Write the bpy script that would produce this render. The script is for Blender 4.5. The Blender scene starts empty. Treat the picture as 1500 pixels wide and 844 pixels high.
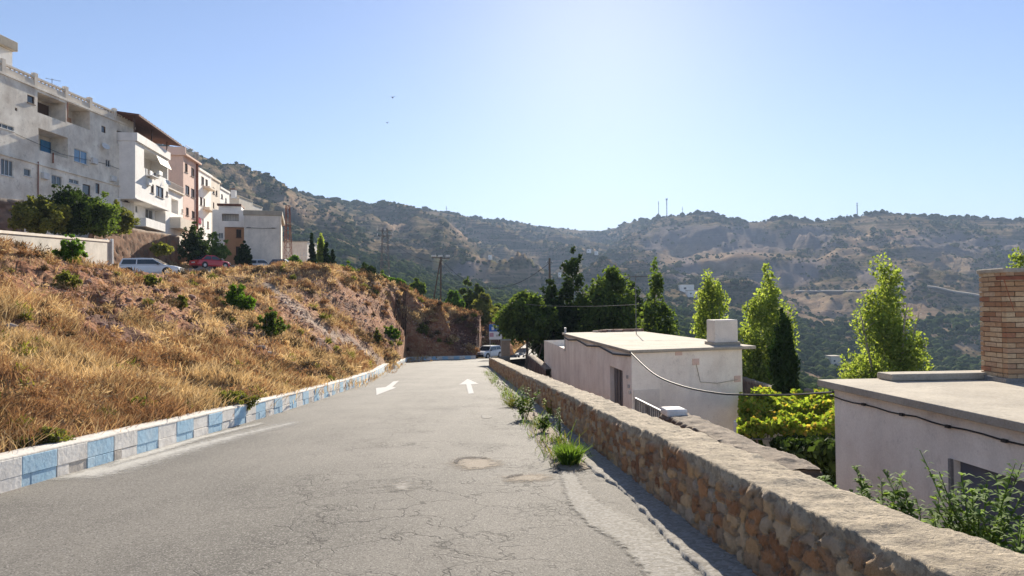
import bpy, math, random
import numpy as np
from mathutils import Vector, Matrix
R = math.radians
rng = np.random.default_rng(7)
random.seed(7)
scene = bpy.context.scene
COL = scene.collection
HERO = 1.0
# ------------------------------------------------------------------ camera model
F = 1050.0
PITCH, ROLL = R(1.25), R(0.6)
fw = np.array([0, math.cos(PITCH), math.sin(PITCH)])
u0 = np.array([0, -math.sin(PITCH), math.cos(PITCH)])
r0 = np.array([1.0, 0, 0])
CU = u0*math.cos(ROLL) + r0*math.sin(ROLL)
CR = r0*math.cos(ROLL) - u0*math.sin(ROLL)
def ray(px, py):
    return fw + CR*((px-750.0)/F) - CU*((py-422.0)/F)
def P(px, py, D):
    d = ray(px, py); return d*(D/d[1])
def proj(X, Y, Z):
    v = np.stack([X, Y, Z], -1); dz = v@fw
    return 750+F*(v@CR)/dz, 422-F*(v@CU)/dz
def unit(v):
    v = np.array(v, float); return v/np.linalg.norm(v)
EYE = 1.6
d_road = unit(ray(675, 504))
G_ROAD = d_road[2]/math.hypot(d_road[0], d_road[1])
dh = unit([d_road[0], d_road[1], 0]); rh = np.array([dh[1], -dh[0], 0])
n_road = np.cross(rh, d_road)
def on_road(px, py):
    d = ray(px, py); return d*((-EYE*n_road[2])/(d@n_road))
def road_z(X, Y):
    s = X*dh[0]+Y*dh[1]
    return -EYE + G_ROAD*s
def rp(s, t, h=0.0):                       # road frame -> world
    p = dh*s + rh*t; return np.array([p[0], p[1], -EYE+G_ROAD*s+h])
def plane_hit(px, py, O, n):
    d = ray(px, py); return d*((np.dot(O, n))/(d@n))

# ------------------------------------------------------------------ noise
def _hash(ix, iy, seed):
    h = (ix.astype(np.int64)*374761393 + iy.astype(np.int64)*668265263 + seed*1442695041) & 0xFFFFFFFF
    h = ((h ^ (h >> 13))*1274126177) & 0xFFFFFFFF
    h = (h ^ (h >> 16)) & 0xFFFFFF
    return h/float(0xFFFFFF)
def vnoise(x, y, seed=0):
    x = np.asarray(x, float); y = np.asarray(y, float)
    ix = np.floor(x); iy = np.floor(y); fx = x-ix; fy = y-iy
    fx = fx*fx*(3-2*fx); fy = fy*fy*(3-2*fy)
    a = _hash(ix, iy, seed); b = _hash(ix+1, iy, seed); c = _hash(ix, iy+1, seed); d = _hash(ix+1, iy+1, seed)
    return (a*(1-fx)+b*fx)*(1-fy)+(c*(1-fx)+d*fx)*fy
def fbm(x, y, o=4, seed=0, ridge=False):
    s = 0; a = .5; t = 0
    for k in range(o):
        v = vnoise(np.asarray(x)*2**k+k*17.3, np.asarray(y)*2**k-k*9.1, seed+k)
        if ridge: v = 1-np.abs(2*v-1)
        s = s+a*v; t += a; a *= .5
    return s/t
def voro(x, y, seed=0):                    # returns id(0..1), edge distance
    x = np.asarray(x, float); y = np.asarray(y, float)
    ix = np.floor(x); iy = np.floor(y)
    d1 = np.full(x.shape, 9.); d2 = np.full(x.shape, 9.); idv = np.zeros(x.shape)
    for a in (-1, 0, 1):
        for b in (-1, 0, 1):
            cx = ix+a; cy = iy+b
            px = cx+.15+.7*_hash(cx, cy, seed); py = cy+.15+.7*_hash(cx, cy, seed+5)
            d = np.hypot(px-x, py-y)
            m = d < d1
            d2 = np.where(m, d1, np.minimum(d2, d)); idv = np.where(m, _hash(cx, cy, seed+9), idv); d1 = np.where(m, d, d1)
    return idv, d2-d1
def smooth(a, b, x):
    t = np.clip((np.asarray(x, float)-a)/(b-a), 0, 1); return t*t*(3-2*t)

# ------------------------------------------------------------------ mesh helpers
class MB:
    def __init__(s): s.v = []; s.f = []; s.m = []
    def quad(s, a, b, c, d, m=0):
        k = len(s.v); s.v += [tuple(a), tuple(b), tuple(c), tuple(d)]; s.f.append((k, k+1, k+2, k+3)); s.m.append(m)
    def poly(s, pts, m=0):
        k = len(s.v); s.v += [tuple(p) for p in pts]; s.f.append(tuple(range(k, k+len(pts)))); s.m.append(m)
    def box(s, c, hx, hy, hz, ax=(1, 0, 0), ay=(0, 1, 0), az=(0, 0, 1), m=0):
        c = np.array(c, float); ax = np.array(ax, float)*hx; ay = np.array(ay, float)*hy; az = np.array(az, float)*hz
        k = len(s.v)
        for sz in (-1, 1):
            for sx, sy in ((-1, -1), (1, -1), (1, 1), (-1, 1)):
                s.v.append(tuple(c+ax*sx+ay*sy+az*sz))
        for f in ((3, 2, 1, 0), (4, 5, 6, 7), (0, 1, 5, 4), (1, 2, 6, 5), (2, 3, 7, 6), (3, 0, 4, 7)):
            s.f.append(tuple(k+i for i in f)); s.m.append(m)
    def prism(s, pts, up, m=0):            # pts: bottom polygon, extruded by vector up
        up = np.array(up, float); k = len(s.v); n = len(pts)
        s.v += [tuple(np.array(p, float)) for p in pts]+[tuple(np.array(p, float)+up) for p in pts]
        s.f.append(tuple(k+i for i in range(n))[::-1]); s.m.append(m)
        s.f.append(tuple(k+n+i for i in range(n))); s.m.append(m)
        for i in range(n):
            j = (i+1) % n; s.f.append((k+i, k+j, k+n+j, k+n+i)); s.m.append(m)
    def tube(s, pts, rad, n=6, m=0, cap=True):
        pts = [np.array(p, float) for p in pts]
        if not hasattr(rad, '__len__'): rad = [rad]*len(pts)
        k = len(s.v); N = len(pts)
        for i, p in enumerate(pts):
            d = unit(pts[min(i+1, N-1)]-pts[max(i-1, 0)])
            a = np.cross(d, [0, 0, 1.0]) if abs(d[2]) < .95 else np.cross(d, [1.0, 0, 0])
            a = unit(a); b = np.cross(d, a)
            for j in range(n):
                t = 2*math.pi*j/n; s.v.append(tuple(p+(a*math.cos(t)+b*math.sin(t))*rad[i]))
        for i in range(N-1):
            for j in range(n):
                j2 = (j+1) % n
                s.f.append((k+i*n+j, k+i*n+j2, k+(i+1)*n+j2, k+(i+1)*n+j)); s.m.append(m)
        if cap:
            s.f.append(tuple(k+j for j in range(n))[::-1]); s.m.append(m)
            s.f.append(tuple(k+(N-1)*n+j for j in range(n))); s.m.append(m)
    def add(s, V, Fc, m=0):
        k = len(s.v); s.v += [tuple(v) for v in V]
        for f in Fc: s.f.append(tuple(int(i)+k for i in f)); s.m.append(m)
ORG = {}
def _link(name, me, mats, parent, origin, smooth_=False):
    for m in (mats if isinstance(mats, (list, tuple)) else [mats]): me.materials.append(m)
    if smooth_: me.shade_smooth()
    o = bpy.data.objects.new(name, me); COL.objects.link(o)
    if parent is not None: o.parent = parent
    else: o.location = origin
    ORG[o.name] = origin
    return o
def obj(name, mb, mats, parent=None, origin=None, smooth_=False, bevel=0):
    V = np.array(mb.v, float)
    if parent is not None: origin = ORG[parent.name]
    elif origin is None:
        origin = np.array([(V[:, 0].min()+V[:, 0].max())/2, (V[:, 1].min()+V[:, 1].max())/2, V[:, 2].min()])
    me = bpy.data.meshes.new(name)
    me.from_pydata((V-origin).tolist(), [], mb.f); me.update()
    if any(mb.m): me.polygons.foreach_set('material_index', mb.m)
    o = _link(name, me, mats, parent, origin, smooth_)
    if bevel:
        b = o.modifiers.new('bevel', 'BEVEL'); b.width = bevel; b.segments = 2; b.limit_method = 'ANGLE'
    return o
def nmesh(name, V, Fc, mats, parent=None, origin=None, smooth_=False, mi=None, attrs=None):
    V = np.asarray(V, float); Fc = np.asarray(Fc, np.int32)
    if parent is not None: origin = ORG[parent.name]
    elif origin is None:
        origin = np.array([(V[:, 0].min()+V[:, 0].max())/2, (V[:, 1].min()+V[:, 1].max())/2, V[:, 2].min()])
    me = bpy.data.meshes.new(name); k = Fc.shape[1]
    me.vertices.add(len(V)); me.vertices.foreach_set('co', (V-origin).astype(np.float32).ravel())
    me.loops.add(Fc.size); me.loops.foreach_set('vertex_index', Fc.ravel())
    me.polygons.add(len(Fc)); me.polygons.foreach_set('loop_start', np.arange(0, Fc.size, k, dtype=np.int32))
    me.polygons.foreach_set('loop_total', np.full(len(Fc), k, np.int32))
    if mi is not None: me.polygons.foreach_set('material_index', np.asarray(mi, np.int32))
    me.update(calc_edges=True)
    for an, av in (attrs or {}).items():
        at = me.attributes.new(an, 'FLOAT', 'POINT'); at.data.foreach_set('value', np.asarray(av, np.float32).ravel())
    return _link(name, me, mats, parent, origin, smooth_)
def grid_faces(nr, nc, wrap=False):
    r = np.arange(nr-1)[:, None]; c = np.arange(nc if wrap else nc-1)[None, :]; c2 = (c+1) % nc
    return np.stack([r*nc+c, r*nc+c2, (r+1)*nc+c2, (r+1)*nc+c], -1).reshape(-1, 4)
def thing(name, loc, label, cat, group=None):
    o = bpy.data.objects.new(name, None); COL.objects.link(o); o.location = loc; o.empty_display_size = .3
    ORG[o.name] = np.array(loc, float); return tag(o, label, cat, group)
def tag(o, label, cat, group=None, kind=None):
    o['label'] = label; o['category'] = cat
    if group: o['group'] = group
    if kind: o['kind'] = kind
    return o
def struct(o, kind='structure', label=None):
    o['kind'] = kind
    if label: o['label'] = label
    return o

# ------------------------------------------------------------------ materials
class NT:
    def __init__(s, name):
        s.m = bpy.data.materials.new(name); s.m.use_nodes = True; s.t = s.m.node_tree; s.t.nodes.clear()
        s.out = s.n('ShaderNodeOutputMaterial'); s.p = s.n('ShaderNodeBsdfPrincipled')
        s.l(s.p.outputs[0], s.out.inputs[0]); s._co = None
    def n(s, typ, **kw):
        nd = s.t.nodes.new(typ)
        for k, v in kw.items(): setattr(nd, k, v)
        return nd
    def l(s, a, b): s.t.links.new(a, b)
    def setv(s, sock, v):
        if hasattr(v, 'is_linked') or hasattr(v, 'links'): s.l(v, sock)
        elif isinstance(v, (tuple, list)): sock.default_value = (*v, 1) if len(v) == 3 and sock.type == 'RGBA' else v
        else: sock.default_value = v
    def co(s):
        if s._co is None: s._co = s.n('ShaderNodeNewGeometry').outputs['Position']
        return s._co
    def scaled(s, sc, src=None):
        m = s.n('ShaderNodeMapping'); s.l(src or s.co(), m.inputs[0]); m.inputs['Scale'].default_value = sc; return m.outputs[0]
    def noise(s, scale=1, detail=4, rough=.55, vec=None, dist=0):
        nd = s.n('ShaderNodeTexNoise'); s.l(vec or s.co(), nd.inputs['Vector'])
        nd.inputs['Scale'].default_value = scale; nd.inputs['Detail'].default_value = detail
        nd.inputs['Roughness'].default_value = rough; nd.inputs['Distortion'].default_value = dist
        return nd.outputs['Fac']
    def vor(s, scale=1, feat='F1', out='Distance', vec=None, rnd=1):
        nd = s.n('ShaderNodeTexVoronoi', feature=feat); s.l(vec or s.co(), nd.inputs['Vector'])
        nd.inputs['Scale'].default_value = scale; nd.inputs['Randomness'].default_value = rnd
        return nd.outputs[out]
    def ramp(s, fac, stops, interp='LINEAR'):
        nd = s.n('ShaderNodeValToRGB'); s.l(fac, nd.inputs[0]); cr = nd.color_ramp; cr.interpolation = interp
        while len(cr.elements) < len(stops): cr.elements.new(.5)
        for e, (p, c) in zip(cr.elements, stops):
            e.position = p; e.color = (c, c, c, 1) if not hasattr(c, '__len__') else (*c, 1)
        return nd.outputs[0]
    def mix(s, fac, a, b, mode='MIX'):
        nd = s.n('ShaderNodeMix', data_type='RGBA', blend_type=mode)
        s.setv(nd.inputs[0], fac); s.setv(nd.inputs[6], a); s.setv(nd.inputs[7], b); return nd.outputs[2]
    def math(s, op, a, b=0.0):
        nd = s.n('ShaderNodeMath', operation=op); s.setv(nd.inputs[0], a); s.setv(nd.inputs[1], b); return nd.outputs[0]
    def attr(s, name):
        nd = s.n('ShaderNodeAttribute', attribute_name=name); return nd.outputs['Fac']
    def bump(s, h, strength=.3, dist=.02):
        nd = s.n('ShaderNodeBump'); s.l(h, nd.inputs['Height']); nd.inputs['Strength'].default_value = strength
        nd.inputs['Distance'].default_value = dist; s.l(nd.outputs[0], s.p.inputs['Normal'])
    def done(s, col=None, rough=.9, metal=0, spec=.3):
        if col is not None: s.setv(s.p.inputs['Base Color'], col)
        s.setv(s.p.inputs['Roughness'], rough); s.p.inputs['Metallic'].default_value = metal
        s.p.inputs['Specular IOR Level'].default_value = spec
        return s.m
M = {}
def plain(name, c, rough=.8, var=.12, scale=3, metal=0, spec=.3, bump=0):
    t = NT(name)
    f = t.noise(scale, 5)
    col = t.mix(t.ramp(f, [(.3, 0), (.7, 1)]), tuple(x*(1-var) for x in c), tuple(min(1, x*(1+var)) for x in c))
    if bump: t.bump(t.noise(scale*12, 3), bump, .01)
    M[name] = t.done(col, rough, metal, spec); return M[name]
def leafmat(name, c1, c2, trans=.45, c3=None, rough=.75, spec=.10, tt=(1.7, 1.75, .8)):
    t = NT(name)
    isl = t.n('ShaderNodeNewGeometry').outputs['Random Per Island']
    st = [(0, c1), (.75, c2)] + ([(1, c3)] if c3 else [])
    col = t.ramp(isl, st)
    big = t.ramp(t.noise(.8, 3), [(.3, .65), (.7, 1.25)])
    col = t.mix(1.0, col, big, 'MULTIPLY')
    t.done(col, rough, 0, spec)
    tr = t.n('ShaderNodeBsdfTranslucent'); tc = t.mix(1.0, col, tt, 'MULTIPLY'); t.l(tc, tr.inputs[0])
    mx = t.n('ShaderNodeMixShader'); mx.inputs[0].default_value = trans
    t.l(t.p.outputs[0], mx.inputs[1]); t.l(tr.outputs[0], mx.inputs[2]); t.l(mx.outputs[0], t.out.inputs[0])
    M[name] = t.m; return t.m
def plaster(name, c, stain=(.25, .22, .19), amt=.35, bump=.15, scale=1.0):
    t = NT(name)
    f1 = t.ramp(t.noise(.9*scale, 6, .65), [(.35, 0), (.72, 1)])
    f2 = t.ramp(t.noise(1.0, 6, .6, t.scaled((2.2*scale, 2.2*scale, .35*scale))), [(.5, 0), (.8, 1)])
    col = t.mix(t.math('MULTIPLY', f1, amt), c, stain)
    col = t.mix(t.math('MULTIPLY', f2, amt*.8), col, tuple(x*.6 for x in c))
    f3 = t.ramp(t.noise(3.5*scale, 7, .75), [(.56, 0), (.66, 1)])
    col = t.mix(t.math('MULTIPLY', f3, amt*.45), col, tuple(x*.55 for x in stain))
    col = t.mix(.12, col, t.ramp(t.noise(30, 3), [(.3, .2), (.7, .9)]))
    t.bump(t.noise(14, 5), bump, .03)
    M[name] = t.done(col, .92, 0, .15); return M[name]
plaster('white_plaster', (.92, .88, .82), amt=.25)
plaster('old_plaster', (.96, .89, .76), (.40, .32, .24), .85, .35, .55)
plaster('pink_plaster', (.72, .50, .40), (.42, .30, .24), .35)
plaster('lilac_plaster', (.97, .88, .75), (.60, .48, .38), .6, .12)
plaster('cream_plaster', (.76, .67, .55), (.40, .34, .28), .45)
plaster('box_plaster', (.80, .72, .62), (.36, .32, .28), .5)
plaster('orange_brick', (.46, .24, .11), (.34, .16, .08), .6)
plaster('roof_cement', (.44, .38, .29), (.24, .20, .15), .8, .35)
plaster('grey_block', (.22, .20, .18), (.12, .11, .10), .6, .4)
plaster('kerb_white', (.95, .90, .82), (.40, .34, .28), .5, .2, 2.5)
plaster('kerb_cap', (.62, .58, .52), (.36, .31, .26), .6, .3, 3)
plaster('kerb_blue', (.38, .62, .78), (.62, .66, .66), .5, .2, 2.5)
plaster('kerb_base', (.58, .52, .45), (.30, .26, .21), .6, .3, 3)
plain('glass_dark', (.05, .06, .07), .12, .3, 2, spec=.6)
plain('glass_blue', (.10, .22, .36), .15, .2, 2, spec=.6)
plain('car_glass', (.03, .04, .045), .06, .1, 2, spec=.8)
plain('frame_white', (.62, .62, .60), .5)
plain('frame_brown', (.10, .055, .035), .6)
plain('shutter', (.42, .36, .28), .7)
plain('dark_interior', (.07, .055, .045), .9)
plain('door_blue', (.06, .20, .36), .5)
plain('door_grey', (.13, .125, .13), .65, .15, 6)
plain('garage_grey', (.11, .12, .15), .6, .15, 3)
plain('roof_brown', (.13, .06, .04), .85, .4, 5)
plain('rust', (.22, .08, .045), .8, .4, 6)
plain('steel', (.16, .16, .16), .55, .2, 6, .5)
plain('steel_light', (.45, .45, .44), .5, .1, 6, .5)
plain('wood_pole', (.13, .10, .08), .9, .3, 8)
plain('cable', (.03, .03, .03), .6)
plain('tyre', (.02, .02, .02), .85)
plain('rim', (.42, .42, .43), .35, .1, 6, .7)
plain('paint_white', (.70, .71, .72), .22, .04, 2, spec=.6)
plain('paint_silver', (.55, .56, .57), .25, .04, 2, .4, .6)
plain('paint_red', (.42, .025, .04), .22, .08, 2, spec=.6)
plain('paint_grey', (.16, .16, .17), .3, .1, 2, spec=.5)
plain('lamp_glass', (.6, .6, .6), .1, .05)
plain('lamp_red', (.35, .02, .02), .2, .05)
plain('black_plastic', (.025, .025, .027), .6)
plain('bark', (.13, .10, .075), .95, .35, 12, bump=.6)
plain('bark_pale', (.30, .27, .22), .9, .35, 9, bump=.5)
plain('sign_blue', (.03, .13, .42), .4, .05)
plain('sign_white', (.70, .70, .70), .4, .05)
plain('sign_pink', (.50, .28, .34), .5, .1)
plain('render_panel', (.46, .42, .36), .9, .2, 1.5)
plain('ceramic', (.6, .6, .58), .3)
plain('straw', (.34, .22, .09), .9)
leafmat('leaf_poplar', (.14, .19, .04), (.25, .31, .07), .55, (.36, .39, .13), .7, .12, (1.5, 1.5, .8))
leafmat('leaf_poplar_dark', (.05, .085, .02), (.09, .13, .025), .45)
leafmat('leaf_cypress', (.012, .028, .010), (.025, .048, .014), .12)
leafmat('leaf_broad', (.045, .075, .022), (.11, .15, .04), .42)
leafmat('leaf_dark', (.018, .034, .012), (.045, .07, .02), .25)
leafmat('leaf_bush', (.05, .10, .015), (.11, .19, .03), .45)
leafmat('leaf_olive', (.09, .10, .03), (.17, .17, .05), .4)
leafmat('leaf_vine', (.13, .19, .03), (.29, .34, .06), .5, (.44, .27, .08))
leafmat('leaf_weed', (.06, .12, .02), (.14, .21, .05), .4)
leafmat('leaf_fig', (.09, .15, .04), (.19, .27, .09), .4)
leafmat('dry_straw', (.42, .29, .14), (.64, .48, .27), .3, (.74, .60, .38), .9, .05, (1.2, 1.1, .9))
leafmat('dry_rust', (.24, .13, .07), (.40, .25, .13), .25, (.50, .35, .20), .9, .05, (1.2, 1.05, .85))
leafmat('dry_dark', (.10, .075, .045), (.18, .13, .075), .15, (.25, .18, .10), .9, .05, (1.2, 1.1, .9))
leafmat('grass_olive', (.08, .10, .02), (.17, .17, .04), .3, (.30, .24, .08))
# asphalt
t = NT('asphalt')
g = t.noise(120, 3, .8); sp = t.vor(95, 'F1', 'Color')
big = t.ramp(t.noise(.35, 5, .6), [(.35, 0), (.68, 1)])
strk = t.ramp(t.noise(1.2, 5, .6, t.scaled((1.0, .12, 1))), [(.35, 0), (.7, 1)])
c = t.mix(big, (.088, .081, .071), (.165, .151, .131))
c = t.mix(t.math('MULTIPLY', strk, .6), c, (.19, .175, .152))
nd = t.n('ShaderNodeSeparateColor'); t.l(sp, nd.inputs[0])
c = t.mix(t.ramp(nd.outputs[0], [(.70, 0), (.92, .8)]), c, (.27, .25, .225))
c = t.mix(t.ramp(nd.outputs[1], [(.78, 0), (.95, .8)]), c, (.055, .05, .045))
wob = t.n('ShaderNodeVectorMath', operation='ADD'); t.l(t.co(), wob.inputs[0])
nz = t.n('ShaderNodeTexNoise'); nz.inputs['Scale'].default_value = 2.2; nz.inputs['Detail'].default_value = 5; t.l(t.co(), nz.inputs['Vector'])
vs = t.n('ShaderNodeVectorMath', operation='SCALE'); t.l(nz.outputs['Color'], vs.inputs[0]); vs.inputs['Scale'].default_value = .9; t.l(vs.outputs[0], wob.inputs[1])
e1 = t.ramp(t.vor(1.25, 'DISTANCE_TO_EDGE', 'Distance', wob.outputs[0]), [(.004, 1), (.016, 0)])
e2 = t.ramp(t.vor(5.5, 'DISTANCE_TO_EDGE', 'Distance', wob.outputs[0]), [(.01, 1), (.045, 0)])
cm = t.math('MULTIPLY', t.attr('crack'), t.ramp(t.noise(.45, 3), [(.36, 0), (.54, 1)]))
cr = t.math('MULTIPLY', t.math('MAXIMUM', e1, t.math('MULTIPLY', e2, t.ramp(t.noise(.9, 2), [(.45, 0), (.6, .8)]))), cm)
c = t.mix(t.math('MULTIPLY', cr, .8), c, (.035, .03, .027))
h = t.math('SUBTRACT', g, t.math('MULTIPLY', cr, 1.5)); t.bump(h, .55, .012)
M['asphalt'] = t.done(c, .88, 0, .25)
def ground(name, a, b, cc, sc=1.0, rough=.95, bump=.5):
    t = NT(name)
    c = t.mix(t.ramp(t.noise(.6*sc, 6, .65), [(.35, 0), (.68, 1)]), a, b)
    c = t.mix(t.ramp(t.noise(4*sc, 5, .7), [(.52, 0), (.75, 1)]), c, cc)
    c = t.mix(.25, c, t.ramp(t.vor(22*sc, 'F1', 'Color'), [(.2, .05), (.9, .5)]))
    t.bump(t.noise(9*sc, 6, .7), bump, .08)
    M[name] = t.done(c, rough, 0, .1); return M[name]
ground('concrete_old', (.27, .245, .21), (.34, .31, .265), (.20, .18, .155), 1.6, bump=.35)
ground('concrete_light', (.27, .25, .215), (.32, .295, .255), (.27, .245, .21), 2, bump=.3)
ground('dirt_beige', (.33, .27, .20), (.26, .20, .14), (.17, .13, .09), 2)
ground('pothole', (.36, .29, .21), (.30, .25, .19), (.22, .18, .14), 5, bump=.3)
ground('rim_dark', (.10, .08, .06), (.07, .055, .045), (.14, .11, .08), 4)
ground('street_bright', (.52, .48, .42), (.45, .41, .36), (.38, .35, .31), .5, bump=.1)
ground('dry_earth', (.26, .18, .12), (.20, .14, .09), (.12, .09, .06))
ground('paint_worn', (.42, .40, .36), (.50, .48, .44), (.30, .28, .25), 3, bump=.2)
ground('arrow_paint', (.62, .60, .57), (.55, .53, .50), (.40, .38, .35), 5, bump=.2)
ground('scree', (.36, .31, .25), (.32, .27, .22), (.27, .22, .17), .2)
# bank soil: red-brown rock with strata and loose stones; masks come from vertex attributes
t = NT('bank_soil')
rock = t.mix(t.ramp(t.noise(.8, 6, .7), [(.35, 0), (.68, 1)]), (.25, .105, .055), (.40, .21, .115))
rock = t.mix(t.ramp(t.noise(1.4, 5, .7, t.scaled((.6, .6, 3))), [(.5, 0), (.7, 1)]), rock, (.19, .075, .052))
rock = t.mix(t.ramp(t.vor(3.2, 'F1', 'Color'), [(.45, 0), (.9, .55)]), rock, (.44, .29, .18))
soil = t.mix(t.ramp(t.noise(1.3, 6, .7), [(.35, 0), (.68, 1)]), (.27, .14, .075), (.40, .25, .14))
c = t.mix(t.attr('bare'), soil, rock)
c = t.mix(t.attr('dark'), c, (.095, .055, .048))
c = t.mix(t.attr('pave'), c, (.42, .375, .32))
t.bump(t.math('ADD', t.noise(3.0, 7, .75), t.math('MULTIPLY', t.vor(4.0), .6)), .9, .25)
M['bank_soil'] = t.done(c, .95, 0, .08)
# mountain
t = NT('mountain_soil')
a = t.ramp(t.noise(.006, 6, .6), [(.38, 0), (.62, 1)])
b = t.ramp(t.noise(.03, 6, .7), [(.42, 0), (.62, 1)])
c = t.mix(a, (.105, .085, .05), (.20, .145, .085))
c = t.mix(t.math('MULTIPLY', b, .8), c, (.07, .08, .04))
ter = t.ramp(t.noise(1.0, 3, .6, t.scaled((.004, .004, .10))), [(.47, 0), (.55, 1), (.63, 0)])
c = t.mix(t.math('MULTIPLY', ter, .7), c, (.33, .24, .16))
c = t.mix(t.math('MULTIPLY', t.ramp(t.vor(.16), [(.15, 1), (.42, 0)]), .75), c, (.03, .042, .018))
c = t.mix(t.attr('bare'), c, t.mix(b, (.27, .19, .13), (.38, .28, .19)))
c = t.mix(t.attr('rockf'), c, (.20, .17, .16))
t.bump(t.noise(.12, 6, .7), .6, 5.0)
M['mountain_soil'] = t.done(c, 1.0, 0, .0)
# stone walls
def stonemat(name, cols, mortar, cap):
    t = NT(name)
    c = t.ramp(t.attr('sid'), cols)
    c = t.mix(t.ramp(t.noise(9, 6, .7), [(.35, 0), (.7, .7)]), c, t.mix(.5, c, (.12, .075, .05)))
    c = t.mix(t.ramp(t.noise(28, 4, .7), [(.55, 0), (.75, .6)]), c, (.45, .36, .27))
    c = t.mix(t.attr('mortar'), c, t.mix(t.noise(7, 5), mortar, tuple(x*.55 for x in mortar)))
    capc = t.mix(t.ramp(t.noise(5, 7, .75), [(.36, 0), (.64, 1)]), cap, tuple(x*.55 for x in cap))
    capc = t.mix(t.ramp(t.vor(38, 'F1', 'Color'), [(.6, 0), (.85, .65)]), capc, (.20, .17, .14))
    c = t.mix(t.attr('cap'), c, capc)
    t.bump(t.math('ADD', t.noise(22, 6, .75), t.math('MULTIPLY', t.noise(60, 3, .7), .6)), 1.0, .03)
    M[name] = t.done(c, .93, 0, .15)
stonemat('stone_ochre', [(0, (.26, .12, .06)), (.3, (.52, .26, .12)), (.5, (.38, .27, .18)), (.68, (.60, .35, .16)), (.85, (.64, .46, .28)), (1, (.42, .34, .27))], (.52, .46, .38), (.55, .46, .34))
stonemat('stone_dark', [(0, (.10, .065, .05)), (.4, (.20, .13, .10)), (.7, (.26, .19, .15)), (1, (.17, .14, .12))], (.16, .13, .11), (.38, .31, .24))
stonemat('stone_brown', [(0, (.16, .075, .04)), (.4, (.26, .13, .07)), (.7, (.34, .19, .11)), (1, (.22, .15, .11))], (.24, .18, .13), (.40, .32, .24))
# bricks of the chimney
t = NT('chimney_brick')
c = t.ramp(t.attr('sid'), [(0, (.34, .18, .10)), (.35, (.46, .28, .16)), (.6, (.54, .38, .23)), (.8, (.60, .46, .30)), (1, (.36, .17, .10))])
c = t.mix(t.ramp(t.noise(14, 5, .7), [(.45, 0), (.75, .6)]), c, (.24, .15, .10))
c = t.mix(t.attr('mortar'), c, (.26, .20, .16))
t.bump(t.noise(40, 4, .7), .4, .01)
M['chimney_brick'] = t.done(c, .92, 0, .1)

def decalize(src, name, amt=.9, hard=.25):
    m = M[src].copy(); m.name = name; nt_ = m.node_tree; n = nt_.nodes
    p = [x for x in n if x.type == 'BSDF_PRINCIPLED'][0]
    at = n.new('ShaderNodeAttribute'); at.attribute_name = 'd'
    nz = n.new('ShaderNodeTexNoise'); nz.inputs['Scale'].default_value = 11; nz.inputs['Detail'].default_value = 7; nz.inputs['Roughness'].default_value = .75
    g = n.new('ShaderNodeNewGeometry'); nt_.links.new(g.outputs['Position'], nz.inputs['Vector'])
    m1 = n.new('ShaderNodeMath'); m1.operation = 'MULTIPLY_ADD'; nt_.links.new(nz.outputs['Fac'], m1.inputs[0]); m1.inputs[1].default_value = amt*2; m1.inputs[2].default_value = -amt
    m2 = n.new('ShaderNodeMath'); m2.operation = 'ADD'; nt_.links.new(at.outputs['Fac'], m2.inputs[0]); nt_.links.new(m1.outputs[0], m2.inputs[1])
    mr = n.new('ShaderNodeMapRange'); mr.inputs['From Min'].default_value = -hard; mr.inputs['From Max'].default_value = hard; nt_.links.new(m2.outputs[0], mr.inputs['Value'])
    nt_.links.new(mr.outputs[0], p.inputs['Alpha']); M[name] = m; return m
EXPO = 1.48
# ================================================================== world, sun, camera
sun_dir = unit(ray(880, -22))
EL = math.asin(sun_dir[2]); AZ = math.atan2(sun_dir[0], sun_dir[1])
w = bpy.data.worlds.new("World"); scene.world = w; w.use_nodes = True
nt = w.node_tree; nt.nodes.clear()
sky = nt.nodes.new('ShaderNodeTexSky'); sky.sky_type = 'NISHITA'; sky.sun_disc = False
sky.sun_elevation = EL; sky.sun_rotation = AZ; sky.altitude = 400; sky.air_density = 1.0; sky.dust_density = 0.2; sky.ozone_density = 2.5
bg = nt.nodes.new('ShaderNodeBackground'); bg.inputs[1].default_value = 0.05
wo = nt.nodes.new('ShaderNodeOutputWorld'); tint = nt.nodes.new('ShaderNodeMix'); tint.data_type = 'RGBA'; tint.blend_type = 'MULTIPLY'; tint.inputs[0].default_value = 1; tint.inputs[7].default_value = (1.0, .96, 1.05, 1); nt.links.new(sky.outputs[0], tint.inputs[6]); nt.links.new(tint.outputs[2], bg.inputs[0]); nt.links.new(bg.outputs[0], wo.inputs[0])
ld = bpy.data.lights.new('sun', 'SUN'); ld.energy = 5.0; ld.angle = R(.53); ld.color = (1, .91, .77)
lo = bpy.data.objects.new('sun', ld); COL.objects.link(lo)
lo.rotation_euler = Vector(sun_dir).to_track_quat('Z', 'Y').to_euler()
cd = bpy.data.cameras.new('camera'); cd.sensor_width = 36; cd.lens = F/1500*36; cd.clip_start = .05; cd.clip_end = 20000
cam = bpy.data.objects.new('camera', cd); COL.objects.link(cam); scene.camera = cam
cam.matrix_world = Matrix(((CR[0], CU[0], -fw[0], 0), (CR[1], CU[1], -fw[1], 0), (CR[2], CU[2], -fw[2], 0), (0, 0, 0, 1)))
vs = scene.view_settings; vs.view_transform = 'Standard'; vs.look = 'None'; vs.gamma = 1; vs.exposure = EXPO
scene.cycles.max_bounces = 6; scene.cycles.transparent_max_bounces = 6; scene.cycles.volume_bounces = 0
scene.cycles.use_denoising = True

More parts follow.
